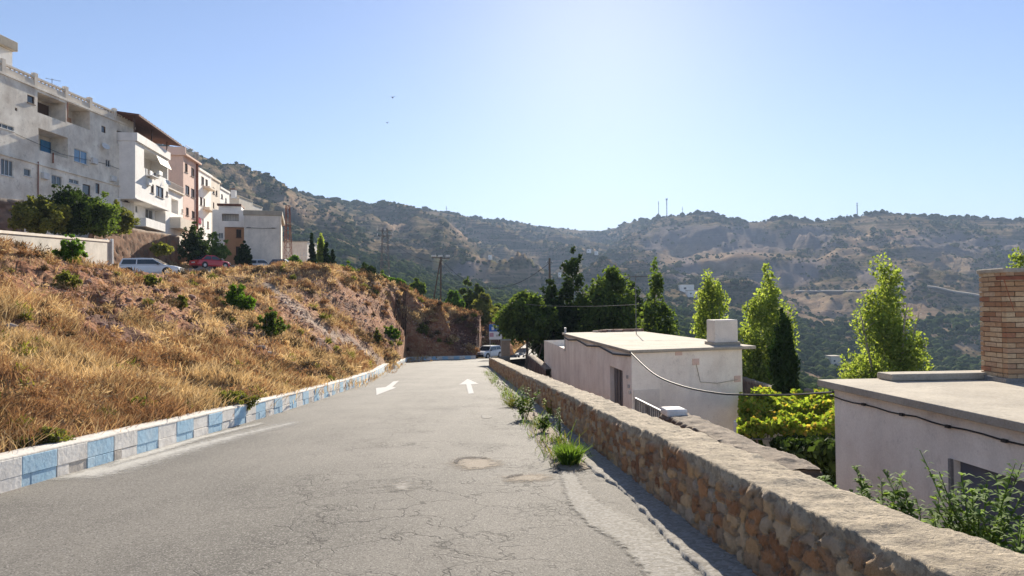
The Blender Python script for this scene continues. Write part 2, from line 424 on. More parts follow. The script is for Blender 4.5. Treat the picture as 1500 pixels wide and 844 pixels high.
# ================================================================== hills (polar height field)
HC = {  # azimuth px : (ridge D, ridge y, [(D, y) ...])
 -2600: (700, 150, [(40, 560), (150, 420), (400, 280)]),
 -600: (700, 150, [(40, 560), (150, 420), (400, 280)]),
 200: (850, 208, [(40, 600), (110, 450), (300, 380), (600, 270)]),
 290: (900, 233, [(40, 600), (110, 455), (300, 405), (560, 300)]),
 330: (930, 246, [(40, 600), (120, 455), (300, 412), (600, 310)]),
 400: (1050, 267, [(40, 600), (150, 462), (300, 422), (650, 330)]),
 470: (1200, 286, [(40, 600), (150, 468), (320, 428), (720, 345)]),
 540: (1350, 299, [(40, 600), (150, 474), (330, 436), (760, 362)]),
 600: (1500, 302, [(40, 600), (150, 478), (350, 440), (820, 368)]),
 660: (1700, 314, [(40, 600), (150, 485), (360, 448), (880, 380)]),
 730: (1900, 325, [(40, 640), (150, 525), (380, 455), (950, 392)]),
 800: (2200, 333, [(40, 660), (150, 545), (400, 462), (1050, 398)]),
 880: (2500, 341, [(40, 660), (150, 540), (400, 470), (1150, 402)]),
 940: (2000, 324, [(40, 630), (150, 510), (400, 480), (1100, 408)]),
 985: (1800, 318, [(40, 640), (150, 520), (400, 490), (1000, 412)]),
 1040: (1700, 317, [(40, 650), (150, 530), (400, 505), (950, 418)]),
 1080: (1620, 326, [(40, 660), (150, 540), (400, 520), (900, 422)]),
 1120: (1560, 330, [(40, 680), (150, 560), (400, 540), (880, 428)]),
 1150: (1520, 323, [(40, 680), (150, 580), (400, 552), (860, 430)]),
 1200: (1500, 329, [(40, 700), (150, 600), (400, 562), (850, 430)]),
 1240: (1480, 326, [(40, 700), (150, 600), (400, 566), (840, 430)]),
 1290: (1450, 320, [(40, 700), (150, 605), (400, 570), (830, 430)]),
 1340: (1420, 321, [(40, 700), (150, 605), (400, 570), (820, 432)]),
 1400: (1420, 324, [(40, 700), (150, 605), (400, 570), (810, 435)]),
 1500: (1400, 330, [(40, 700), (150, 605), (400, 570), (800, 440)]),
 1700: (1350, 335, [(40, 700), (150, 605), (400, 570), (800, 440)]),
 4000: (1300, 330, [(40, 700), (150, 605), (400, 570), (800, 440)]),
}
hk = sorted(HC)
hcols = np.concatenate([np.linspace(-2600, 150, 60)[:-1], np.arange(150, 1620, 3.6), np.linspace(1620, 4000, 50)[1:]])
TN = 260
tt_ = np.linspace(0, 1, TN)
def hill_profile(px):
    i = max(0, min(len(hk)-2, int(np.searchsorted(hk, px)-1))); a, b = hk[i], hk[i+1]; f = float(np.clip((px-a)/(b-a), 0, 1))
    f = f*f*(3-2*f)*.5+f*.5
    def cv(k):
        Dr, yr, L = HC[k]; L = L+[(Dr, yr)]
        ls = np.array([math.log(d) for d, _ in L]); ys = np.array([y for _, y in L], float)
        q = np.linspace(0, 1, 60); lt = math.log(40)+(math.log(Dr)-math.log(40))*q
        y = np.interp(lt, ls, ys)
        ker = np.array([1, 2, 3, 4, 3, 2, 1.]); ker /= ker.sum()
        yp = np.concatenate([2*y[0]-y[1:4][::-1], y, 2*y[-1]-y[-4:-1][::-1]])
        return math.log(Dr), np.convolve(yp, ker, 'valid')
    la, ya = cv(a); lb, yb = cv(b)
    return math.exp(la*(1-f)+lb*f), ya*(1-f)+yb*f
def hill_rows():
    D = np.zeros((TN, len(hcols))); Z = np.zeros_like(D)
    nb = int(TN*.86)
    for j, px in enumerate(hcols):
        Dr, y = hill_profile(px)
        q = np.linspace(0, 1, nb)
        d = np.exp(math.log(40)+(math.log(Dr)-math.log(40))*q); yy = np.interp(q, np.linspace(0, 1, 60), y)
        hz = 445-.0105*(px-750)*0
        z = (hz-yy)/F*d
        q2 = np.linspace(0, 1, TN-nb+1)[1:]
        d2 = Dr*(1+q2*1.2); z2 = z[-1]-(d2-Dr)*.28*q2
        D[:, j] = np.concatenate([d, d2]); Z[:, j] = np.concatenate([z, z2])
    return D, Z, nb
HD, HZ, HNB = hill_rows()
HA = (hcols-750)/F
HX = HD*HA[None, :]; HY = HD
pxg = np.broadcast_to(hcols[None, :], HD.shape)
# relief: spurs, gullies and a few cliffs, faded near the skyline so that it stays where it is
q = np.linspace(0, 1, TN)[:, None]/.86
amp = smooth(180, 900, HD)*(1-smooth(.93, 1.0, q)*.85)*np.where(q > 1, .15, 1)
rel = (fbm(HX/170, HY/230, 5, 11, True)-.6)*95 + (fbm(HX/45, HY/60, 4, 21, True)-.6)*20
right = smooth(850, 1050, pxg)
amp2 = amp*(1-.25*right)
HZ = HZ+rel*amp2*np.where(HD < 700, .45, 1.0)
HZ = HZ+(fbm(HX/12, HY/12, 3, 33)-.5)*5*smooth(80, 500, HD)
cy0 = 352+6*np.sin(pxg/37); cpx, cpy = proj(HX, HY, HZ)
cb = smooth(930, 990, pxg)*(1-smooth(1190, 1230, pxg))*(q < 1)
HZ = HZ-cb*22*smooth(-22, -2, cpy-cy0)*(1-smooth(2, 34, cpy-cy0))*(.6+.8*fbm(HX/25, HX*0, 3, 44))
pX, pY = proj(HX, HY, HZ)
def blob(px, py, cx, cy, rx, ry, rot=0, soft=.5):
    c, s = math.cos(R(rot)), math.sin(R(rot)); dx, dy = px-cx, py-cy
    u = (dx*c+dy*s)/rx; v = (-dx*s+dy*c)/ry; d = np.sqrt(u*u+v*v)
    return 1-smooth(1-soft, 1+soft*.4, d)
wob = (fbm(pX/14, pY/9, 4, 3)-.5)*26
bare = np.zeros_like(HZ); rockf = np.zeros_like(HZ)
for b in [(430, 300, 40, 16, 35), (480, 315, 22, 18, 40), (700, 395, 22, 22, 20), (575, 330, 22, 8), (690, 345, 34, 12, 20), (780, 400, 20, 5, 35), (985, 385, 60, 14),
          (1010, 372, 70, 20, 0), (1090, 375, 60, 22, -15), (1240, 372, 90, 12, -20), (1180, 395, 30, 22), (1330, 470, 60, 50), (1180, 455, 90, 28), (1420, 385, 90, 16, 6), (1370, 345, 120, 7, 5),
          (1420, 490, 60, 25), (900, 345, 30, 6), (1300, 350, 90, 12)]:
    bare = np.maximum(bare, blob(pX+wob, pY+wob*.6, *b))
for b in [(1155, 400, 60, 22, -12), (1000, 395, 26, 14, -25), (1420, 358, 110, 14, 3), (1300, 405, 50, 18, 5), (680, 395, 26, 20, -30), (1075, 350, 115, 20, 3), (1190, 350, 40, 20, 0), (975, 350, 40, 16, -20)]:
    rockf = np.maximum(rockf, blob(pX+wob, pY+wob*.5, *b, soft=.25))
bare = np.clip(bare*.8*(.4+1.2*fbm(HX/30, HY/30, 4, 5)), 0, 1)
# pale contour track across the right slope
o = nmesh('hillside', np.stack([HX, HY, HZ], -1).reshape(-1, 3), grid_faces(TN, len(hcols)), M['mountain_soil'], origin=np.zeros(3), smooth_=True,
          attrs={'bare': bare.ravel(), 'rockf': rockf.ravel()*.75})
struct(o)
def hill_z_idx(px, D):
    j = np.clip(np.searchsorted(hcols, px), 1, len(hcols)-1)
    out = np.zeros(len(px))
    for k in range(len(px)):
        out[k] = np.interp(D[k], HD[:, j[k]], HZ[:, j[k]])
    return out
def hill_hit(px, py, dmin=120):             # first point of the slope along the pixel's ray
    j = int(np.clip(np.searchsorted(hcols, px), 1, len(hcols)-1))
    col = pY[:HNB, j]; d = HD[:HNB, j]
    ok = np.where((d > dmin) & (col <= py))[0]
    i = ok[0] if len(ok) else HNB-1
    return np.array([HX[i, j], HY[i, j], HZ[i, j]])
def track(name, pts, width):
    dense = []
    for (a, b) in zip(pts[:-1], pts[1:]):
        n = max(2, int(abs(b[0]-a[0])/4))
        for k in range(n): dense.append((a[0]+(b[0]-a[0])*k/n, a[1]+(b[1]-a[1])*k/n))
    W = [hill_hit(x, y) for x, y in dense]
    D = np.array([p[1] for p in W]); D = np.convolve(np.pad(D, 14, 'edge'), np.ones(29)/29, 'valid')
    X = np.array([D[i]*(dense[i][0]-750)/F for i in range(len(D))])
    Zc = hill_z_idx(np.array([d[0] for d in dense]), D)
    Zc = np.convolve(np.pad(Zc, 10, 'edge'), np.ones(21)/21, 'valid')+3.0
    V = []
    for i in range(len(D)):
        n = unit([X[i], D[i], 0])
        V += [np.array([X[i], D[i], Zc[i]])-n*width+np.array([0, 0, -1.6]), np.array([X[i], D[i], Zc[i]])-n*width, np.array([X[i], D[i], Zc[i]+.6])+n*width, np.array([X[i], D[i], Zc[i]-5])+n*width*1.2]
    struct(nmesh(name, V, grid_faces(len(D), 4), M['scree'], origin=np.zeros(3)))
track('hillside_track', [(1165, 429), (1230, 430), (1290, 428), (1340, 430), (1390, 430), (1440, 438), (1500, 452), (1560, 460)], 2.2)
track('hillside_track', [(748, 370), (760, 378), (772, 386), (776, 392)], 1.8)

# far vegetation: many small irregular crowns lying on the slopes
ico = np.array([(0, 0, 1), (.894, 0, .447), (.276, .851, .447), (-.724, .526, .447), (-.724, -.526, .447), (.276, -.851, .447),
                (.724, .526, -.447), (-.276, .851, -.447), (-.894, 0, -.447), (-.276, -.851, -.447), (.724, -.526, -.447), (0, 0, -1)])
icf = np.array([(0, 1, 2), (0, 2, 3), (0, 3, 4), (0, 4, 5), (0, 5, 1), (1, 6, 2), (2, 7, 3), (3, 8, 4), (4, 9, 5), (5, 10, 1), (6, 7, 2), (7, 8, 3), (8, 9, 4), (9, 10, 5), (10, 6, 1)])
def scatter(N, pxr, pyr, rs, seed, dens=None):
    g = np.random.default_rng(seed)
    jj = g.uniform(pxr[0], pxr[1], N); ii = np.exp(g.uniform(math.log(pyr[0]), math.log(pyr[1]), N))
    Dr = np.interp(jj, hcols, HD[HNB-1]); D = np.minimum(ii, Dr*1.0)
    z = hill_z_idx(jj, D); X = D*(jj-750)/F
    px_, py_ = proj(X, D, z)
    keep = np.ones(N, bool) if dens is None else g.random(N) < dens(X, D, z, px_, py_)
    return X[keep], D[keep], z[keep], g
def crowns(name, X, Y, Z, rad, g, mat):
    N = len(X); s = rad*g.uniform(.55, 1.35, N)
    V = ico[None]*g.uniform(.65, 1.3, (N, 12, 1)); V = V*s[:, None, None]*np.array([1, 1, .85])
    V += np.stack([X, Y, Z+s*.35], -1)[:, None]
    Fc = (icf[None]+(np.arange(N)*12)[:, None, None]).reshape(-1, 3)
    o = nmesh(name, V.reshape(-1, 3), Fc, mat, origin=np.zeros(3)); return o
leafmat('far_scrub', (.045, .06, .028), (.085, .10, .042), .0, (.13, .12, .06), 1, 0)
leafmat('far_trees', (.022, .038, .014), (.06, .085, .03), .0, (.10, .12, .035), 1, 0)
def dens1(X, D, z, px_, py_):
    n = fbm(X/60, D/90, 4, 50); d = smooth(.42, .56, n)*smooth(.30, .55, fbm(X/18, D/25, 3, 52))*1.1+.06
    for b in [(430, 300, 45, 20, 35), (1010, 375, 70, 22, 0), (1155, 400, 60, 22, -12), (1075, 350, 115, 20, 3), (1190, 350, 40, 20, 0), (1090, 375, 60, 20, -15), (1180, 455, 90, 24), (1420, 358, 110, 14, 3), (1380, 470, 60, 30)]:
        d = d*(1-.75*blob(px_, py_, *b))
    d = d*(1-.35*smooth(880, 980, px_)*smooth(430, 400, py_))
    return d
X, Y, Z, g = scatter(int(130000), (180, 1620), (330, 2400), None, 5, dens1)
far = Y > 0
crowns('hillside_scrub', X, Y, Z, (.6+Y*.0011)*np.exp(g.normal(0, .4, len(X))), g, M['far_scrub'])['kind'] = 'stuff'
def dens2(X, D, z, px_, py_): return smooth(.30, .5, fbm(X/35, D/45, 3, 71))*.95
X, Y, Z, g = scatter(16000, (380, 1620), (170, 640), None, 6, dens2)
crowns('valley_wood', X, Y, Z, 1.6+Y*.0028, g, M['far_trees'])['kind'] = 'stuff'

# ================================================================== road
kerb_px = [(0, 717), (72, 700.5), (120, 690), (208, 666), (272, 648), (352, 622), (408, 606), (480, 582), (528, 562), (566, 540.5)]
kp = [on_road(*p) for p in kerb_px]
st = lambda p: (p[0]*dh[0]+p[1]*dh[1], p[0]*rh[0]+p[1]*rh[1])
kst = [st(p) for p in kp]
kst = [(-8, kst[0][1]-.0), (0, kst[0][1])]+kst
kt = np.array(kst)
# smooth the lateral offsets of the near kerb
tl = np.polyfit(kt[2:, 0], kt[2:, 1], 2)
kerb_t = lambda s: np.where(np.asarray(s) < 8, np.polyval(tl, 8.), np.polyval(tl, np.clip(s, 8, 46)))
S_K1 = kt[-1, 0]
k2a, k2b, k2c = on_road(579, 540), on_road(599, 528.5), on_road(697, 526)
k2 = [st(k2a), st(k2b), st(k2c)]
S = np.concatenate([np.arange(-8, 3, .5), np.exp(np.linspace(math.log(3), math.log(90), 230))])
def left_t(s):
    s = np.asarray(s, float)
    return np.where(s < S_K1, kerb_t(s)-.05, np.interp(s, [S_K1, S_K1+1, k2[1][0], k2[1][0]+2, k2[2][0]+.2, 90], [kerb_t(S_K1)-.05, k2[0][1]-2.5, k2[1][1]-1.5, k2[1][1]-1.5, k2[2][1]-2, k2[2][1]-2]))
TQ = np.linspace(0, 1, 70)
SG, QG = np.meshgrid(S, TQ, indexing='ij')
LT = left_t(SG); RT = np.where(SG < 52, 2.0, np.where(SG < 66, 2.0+(SG-52)*.1, 3.4+(SG-66)*.35))
TG = LT+(RT-LT)*QG
RX = SG*dh[0]+TG*rh[0]; RY = SG*dh[1]+TG*rh[1]
RZ = road_z(RX, RY)+(fbm(RX/1.2, RY/2.5, 3, 2)-.5)*.022-np.maximum(SG-79, 0)**2*.012
crack = blob(SG, TG, 6, .0, 9, 2.0)+.5*blob(SG, TG, 14, .0, 13, 2.6)+.15
struct(nmesh('road', np.stack([RX, RY, RZ], -1).reshape(-1, 3), grid_faces(*SG.shape), M['asphalt'], origin=np.zeros(3), smooth_=True,
             attrs={'crack': np.clip(crack, 0, 1).ravel()}))
road_obj = bpy.data.objects['road']
ROADN = lambda X, Y: (fbm(X/1.2, Y/2.5, 3, 2)-.5)*.022
def decal(name, pxs, mat, h=.004, soft=.12, amt=.9, hard=.25):
    key = mat+'_decal_%g_%g' % (amt, hard)
    if key not in M: decalize(mat, key, amt, hard)
    pg = np.array([st(on_road(*p)) for p in pxs]); lo_, hi_ = pg.min(0)-soft*1.5, pg.max(0)+soft*1.5
    ds = max(.03, lo_[0]*.004); ns, n2 = int((hi_[0]-lo_[0])/ds)+2, int((hi_[1]-lo_[1])/max(.02, ds*.4))+2
    A, B = np.meshgrid(np.linspace(lo_[0], hi_[0], ns), np.linspace(lo_[1], hi_[1], n2), indexing='ij')
    dist = np.full(A.shape, 9.); ins = np.zeros(A.shape, bool)
    for i in range(len(pg)):
        a, b = pg[i], pg[(i+1) % len(pg)]; u = b-a; t_ = np.clip(((A-a[0])*u[0]+(B-a[1])*u[1])/(u@u+1e-9), 0, 1)
        dist = np.minimum(dist, np.hypot(A-a[0]-u[0]*t_, B-a[1]-u[1]*t_))
        c_ = ((a[1] > B) != (b[1] > B)) & (A < (b[0]-a[0])*(B-a[1])/(b[1]-a[1]+1e-12)+a[0]); ins ^= c_
    sd = np.where(ins, dist, -dist)/soft
    X = A*dh[0]+B*rh[0]; Y = A*dh[1]+B*rh[1]; Z = road_z(X, Y)+ROADN(X, Y)+h+.002
    Fc = grid_faces(ns, n2); keep = (sd.ravel()[Fc] > -1.3).any(1)
    return nmesh(name, np.stack([X, Y, Z], -1).reshape(-1, 3), Fc[keep], M[key], parent=road_obj, attrs={'d': sd.ravel()}, smooth_=True)
ORG['road'] = np.zeros(3)
decal('lane_arrow', [(685, 555), (701.5, 563), (690.3, 563.2), (694.5, 576.5), (686, 577.3), (682.8, 563.4), (672.5, 563.8)], 'arrow_paint', .004, .05, 1.0, .35)
decal('lane_arrow', [(550.5, 568.8), (565, 567.2), (576, 559), (584.5, 557.8), (575, 567), (580.5, 568), (551.2, 579.5)], 'arrow_paint', .004, .05, 1.0, .35)
decal('worn_paint', [(76, 702), (145, 699.5), (205, 684), (285, 659), (350, 640.5), (432, 620), (428, 618.5), (340, 637), (262, 655), (190, 672), (120, 688)], 'paint_worn', .004, .25, 1.6, .8)
decal('worn_paint', [(160, 684), (240, 661), (300, 642.5), (385, 621), (383, 619), (300, 638), (236, 655), (170, 675)], 'paint_worn', .006, .14, 1.5, .6)
decal('pothole', [(668, 674), (684, 671.5), (712, 672), (730, 677), (726, 683), (706, 687), (684, 688), (668, 682)], 'pothole', .004, .22, 1.6, .5)
decal('pothole', [(742, 699), (762, 696), (786, 695), (806, 697), (800, 703), (772, 705), (748, 704)], 'pothole', .004, .22, 1.6, .5)
decal('pothole_edge', [(665, 677), (671, 671.8), (686, 669.6), (713, 670.8), (712, 672.4), (686, 672), (672, 674.8), (669, 681)], 'rim_dark', .006, .03, 1.3)  # dark crescent along the far and left rim of the pothole
decal('pothole_edge', [(740, 701), (748, 696.2), (764, 694.2), (766, 696.3), (750, 698.8)], 'rim_dark', .006, .03, 1.3)
decal('dust_patch', [(570, 712), (590, 705), (604, 709), (600, 718), (578, 720)], 'concrete_old', .004, .15, .9, .6)
decal('dust_patch', [(705, 609), (712, 608), (722, 611), (716, 613.5), (706, 613)], 'concrete_light', .004, .06, .9)
decal('concrete_patch', [(820, 690), (842, 691), (852, 712), (880, 738), (930, 760), (985, 800), (1030, 850), (1045, 900), (965, 900), (944, 838), (905, 796), (862, 768), (832, 735)], 'concrete_light', .006, .10, 1.2, .3)
decal('verge_dirt', [(738, 540), (752, 548), (768, 562), (790, 590), (820, 622), (852, 655), (868, 686), (836, 692), (815, 686), (792, 655), (770, 612), (752, 585), (746, 560)], 'dirt_beige', .008, .15, .9)
# raised concrete ledge at the foot of the wall, with a broken edge
Sg = np.concatenate([np.arange(-4, 3, .3), np.exp(np.linspace(math.log(3), math.log(49), 420))])
edge = 1.66+(fbm(Sg*.55, Sg*0, 4, 8)-.5)*.22+(fbm(Sg*5, Sg*0, 3, 9)-.5)*.07
hh = .022+(fbm(Sg*.8, Sg*0+4, 3, 10)-.5)*.03
rows = []
for i, s in enumerate(Sg):
    r_ = []
    for t_, h_ in ((edge[i]-.015, -.05), (edge[i], hh[i]*.9), (edge[i]+.03, hh[i]), (edge[i]+.14, hh[i]+.006), (2.02, hh[i]+.01)):
        r_.append(rp(s, t_, h_+.012+(vnoise(s*9, t_*9, 3)-.5)*.006))
    rows.append(r_)
struct(nmesh('concrete_gutter', np.array(rows).reshape(-1, 3), grid_faces(len(Sg), 5), M['concrete_old'], origin=np.zeros(3)))

# ================================================================== stone walls
def stone_wall(name, A, B, right, h, w, back, mat, near=.02, cap=.07, size=(.30, .17), origin=None, end_caps=True, seed=0, rough=1.0, hvar=.04, caph=True):
    """A,B base points of the front face, right = direction of thickness."""
    A = np.array(A, float); B = np.array(B, float); L = np.linalg.norm(B-A); d = (B-A)/L; rt = unit([right[0], right[1], 0])
    s = [0.0]
    while s[-1] < L:
        dist = np.linalg.norm((A+d*s[-1])[:2]); s.append(s[-1]+max(near, dist*.0032))
    s = np.array(s); s[-1] = L
    dv = max(near, min(np.linalg.norm(A), np.linalg.norm(B))*.0032)
    nf = max(3, int(h/dv)); nw = max(3, int(w/dv)); nb = max(3, int((h+back)/max(dv*2, .05)))
    hv = np.concatenate([np.linspace(-.15, h, nf), np.full(nw-1, h), np.linspace(h, -back, nb)[1:]])
    wv = np.concatenate([np.zeros(nf), np.linspace(0, w, nw)[1:], np.full(nb-1, w)])
    nz = np.concatenate([np.zeros(nf), np.ones(nw-1), np.zeros(nb-1)]); nx = np.concatenate([-np.ones(nf), np.zeros(nw-1), np.ones(nb-1)])
    nz[nf-1] = .7; nx[nf-1] = -.7
    arc = np.concatenate([[0], np.cumsum(np.hypot(np.diff(hv), np.diff(wv)))])
    SS, AR = np.meshgrid(s, arc, indexing='ij')
    sx = SS/size[0]+(fbm(SS*3, AR*3, 2, seed+3)-.5)*.9; sy = AR/size[1]+(fbm(SS*3+9, AR*3, 2, seed+4)-.5)*.9
    idv, ed = voro(sx, sy, seed)
    mort = 1-smooth(.03, .15, ed)
    iscap = np.clip(nz[None]*1.4+smooth(h-cap*1.2, h-cap*.2, hv[None]+(fbm(SS*2.2, AR*0, 4, seed+6)-.5)*cap*2.4)*(1 if caph else 0), 0, 1)
    iscap = np.where((nz[None] > .5), 1, iscap)
    dis = (1-mort)*.06*rough-.016+(fbm(SS*9, AR*9, 4, seed+7)-.5)*.05*rough
    dis = dis*(1-iscap)+iscap*((fbm(SS*5, AR*5, 5, seed+8)-.5)*.07*rough+.012)
    hnoise = (fbm(SS*.9, SS*0, 4, seed+9)-.5)*hvar*2*smooth(h*.5, h, hv)[None]
    base = A[None, None]+d[None, None]*SS[..., None]
    Pn = base+rt*(wv[None, :, None]+nx[None, :, None]*dis[..., None])+np.array([0, 0, 1.])*(hv[None, :, None]+nz[None, :, None]*dis[..., None]+hnoise[..., None])
    V = Pn.reshape(-1, 3); Fc = grid_faces(len(s), len(arc))
    Fc = Fc[:, ::-1]
    at = {'sid': idv.ravel(), 'mortar': mort.ravel(), 'cap': iscap.ravel()}
    if end_caps:
        V = list(V); nV = len(V); extra = []
        for row in (0, len(s)-1):
            ring = Pn[row]; top = ring[nf-1:nf+nw-1]
            cidx = [row*len(arc)+k for k in range(len(arc))]
            n2 = len(cidx)//2
            for k in range(min(nf, len(cidx)//2)-1):
                a, b = cidx[k], cidx[k+1]
                hz0, hz1 = hv[k], hv[k+1]
                c = min(range(nf+nw-2, len(arc)), key=lambda q: abs(hv[q]-hz0)); e = min(range(nf+nw-2, len(arc)), key=lambda q: abs(hv[q]-hz1))
                extra.append((a, b, cidx[e], cidx[c]) if row else (cidx[c], cidx[e], b, a))
        Fc = np.concatenate([Fc, np.array(extra)])
        V = np.array(V)
    return nmesh(name, V, Fc, M[mat], origin=origin if origin is not None else (A+B)/2, smooth_=False, attrs=at)
o = stone_wall('stone_wall', rp(-4, 1.97), rp(50, 1.97), rh, .625, .47, 3.5, 'stone_ochre', near=.017, size=(.20, .10), hvar=.03, seed=3, rough=.9)
tag(o, 'long low ochre rubble wall with pale cement top running down the right side of the road', 'wall')
# second parapet, stair side, with a white capstone
o = stone_wall('ramp_parapet', rp(7.2, 3.28, -.16), rp(11.6, 3.28), rh, .42, .42, 3.0, 'stone_dark', near=.025, size=(.24, .13), seed=31, cap=.03, hvar=.05, rough=1.1)
tag(o, 'short dark rough stone parapet just beyond the ochre wall beside the middle house', 'wall')
mb = MB(); mb.box(rp(11.4, 3.42, .46), .17, .2, .06, rh, dh)
tag(obj('cap_stone', mb, M['kerb_white'], bevel=.03), 'white painted cap stone on the far end of the dark stone parapet', 'stone')
o = stone_wall('pillar_wall', rp(50.6, 2.35), rp(54.2, 3.3), tuple(rh-dh*.26), .62, .4, .6, 'stone_brown', near=.05, seed=41)
tag(o, 'short brown stone wall between the far end of the ochre wall and the brick pillar', 'wall')
# square pillar at the end
pc = P(741, 540, 55)
pz0, pz1 = road_z(pc[0], pc[1])-.5, P(741, 499, 55)[2]
t_ = thing('gate_pillar', (pc[0], pc[1], pz0), 'square brown stone pillar with flat pale cap beside the blue and white sign', 'pillar')
mb = MB(); mb.box((pc[0], pc[1], (pz0+pz1)/2), .33, .33, (pz1-pz0)/2); obj('shaft', mb, M['pillar_stone'] if 'pillar_stone' in M else plaster('pillar_stone', (.34, .22, .12), (.2, .12, .07), .8, .5), t_, bevel=.02)
mb = MB(); mb.box((pc[0], pc[1], pz1+.05), .40, .40, .05); obj('pillar_cap', mb, M['roof_cement'], t_, bevel=.01)

# ================================================================== painted kerbs
def kerb_line(name, pts, s0, lab, far=False):
    """pts: list of (x,y,z) along the base of the road face; blocks of .62 m"""
    pts = [np.array(p, float) for p in pts]
    cum = np.concatenate([[0], np.cumsum([np.linalg.norm(b-a) for a, b in zip(pts[:-1], pts[1:])])])
    at = lambda s: np.array([np.interp(s, cum, [p[i] for p in pts]) for i in range(3)])
    root = thing(name, at(cum[-1]/2), lab, 'kerb')
    mats = [M['kerb_white'], M['kerb_blue'], M['kerb_base']]
    top, low = MB(), MB(); k = 0; s = 0; BL = .62
    while s < cum[-1]-.05:
        e = min(s+BL, cum[-1]); a, b = at(s+.004), at(e-.004); d = unit(b-a); lf = np.array([-d[1], d[0], 0]); lf = unit(lf)
        blue = (k+s0) % 2 == 0
        j = random.uniform(-.006, .006); hz = random.uniform(-.006, .006)
        c = (a+b)/2+lf*(.14+j)+np.array([0, 0, .25+hz]); L = np.linalg.norm(b-a)/2
        top.box(c, L, .14, .11, d, lf, (0, 0, 1), m=1 if blue else 0)
        # lower course has its own joints
        for (f0, f1) in ((0, .45+random.uniform(-.2, .2)), (None, 1)):
            if f0 is None: f0 = fl
            fl = f1
            p0, p1 = a+(b-a)*f0, a+(b-a)*f1
            low.box((p0+p1)/2+lf*(.145+random.uniform(-.008, .004))+np.array([0, 0, .035]), np.linalg.norm(p1-p0)/2-.003, .14, .102, d, lf, (0, 0, 1), m=1 if blue else (0 if random.random() < .85 else 2))
        s = e; k += 1
    obj('upper_course', top, mats, root, bevel=.008); obj('lower_course', low, mats, root, bevel=.006)
    cap = MB()
    n = int(cum[-1]/.5)
    V = []
    for i in range(n+1):
        s = cum[-1]*i/n; a = at(max(0, s-.05)); b = at(min(cum[-1], s+.05)); d = unit(b-a); lf = unit([-d[1], d[0], 0]); p = at(s); dz = random.uniform(-.004, .004)
        for (x, z) in ((-.002, .352), (-.004, .372), (.012, .386), (.17, .396), (.335, .386), (.35, .33), (.35, .05)):
            V.append(p+lf*x+np.array([0, 0, z+dz]))
    nmesh('cap_course', V, grid_faces(n+1, 7)[:, ::-1], M['kerb_cap'], root)
kl = [rp(s, float(kerb_t(s))) for s in np.arange(8.86-.62*22, S_K1, .62)]
kerb_line('painted_kerb', kl, 0, 'low kerb wall of alternating blue and white blocks along the left side of the road')
k2pts = [k2a, k2b, (k2b+k2c)/2+np.array([0, .4, 0]), k2c]
k2pts = [np.array([p[0], p[1], road_z(p[0], p[1])-.02]) for p in k2pts]
kerb_line('painted_kerb', k2pts, 0, 'far kerb wall of small blue and white blocks across the end of the road below the cliff')

hz = NT('haze'); hz.t.nodes.remove(hz.p); pv_ = hz.n('ShaderNodeVolumePrincipled'); pv_.inputs['Color'].default_value = (.55, .72, 1, 1); pv_.inputs['Density'].default_value = 1.7e-4; pv_.inputs['Anisotropy'].default_value = .0
hz.l(pv_.outputs[0], hz.out.inputs['Volume'])
mb = MB(); mb.box((0, 2400, 100), 9000, 5400, 460); hb = obj('haze', mb, hz.m, origin=np.zeros(3)); hb['kind'] = 'stuff'
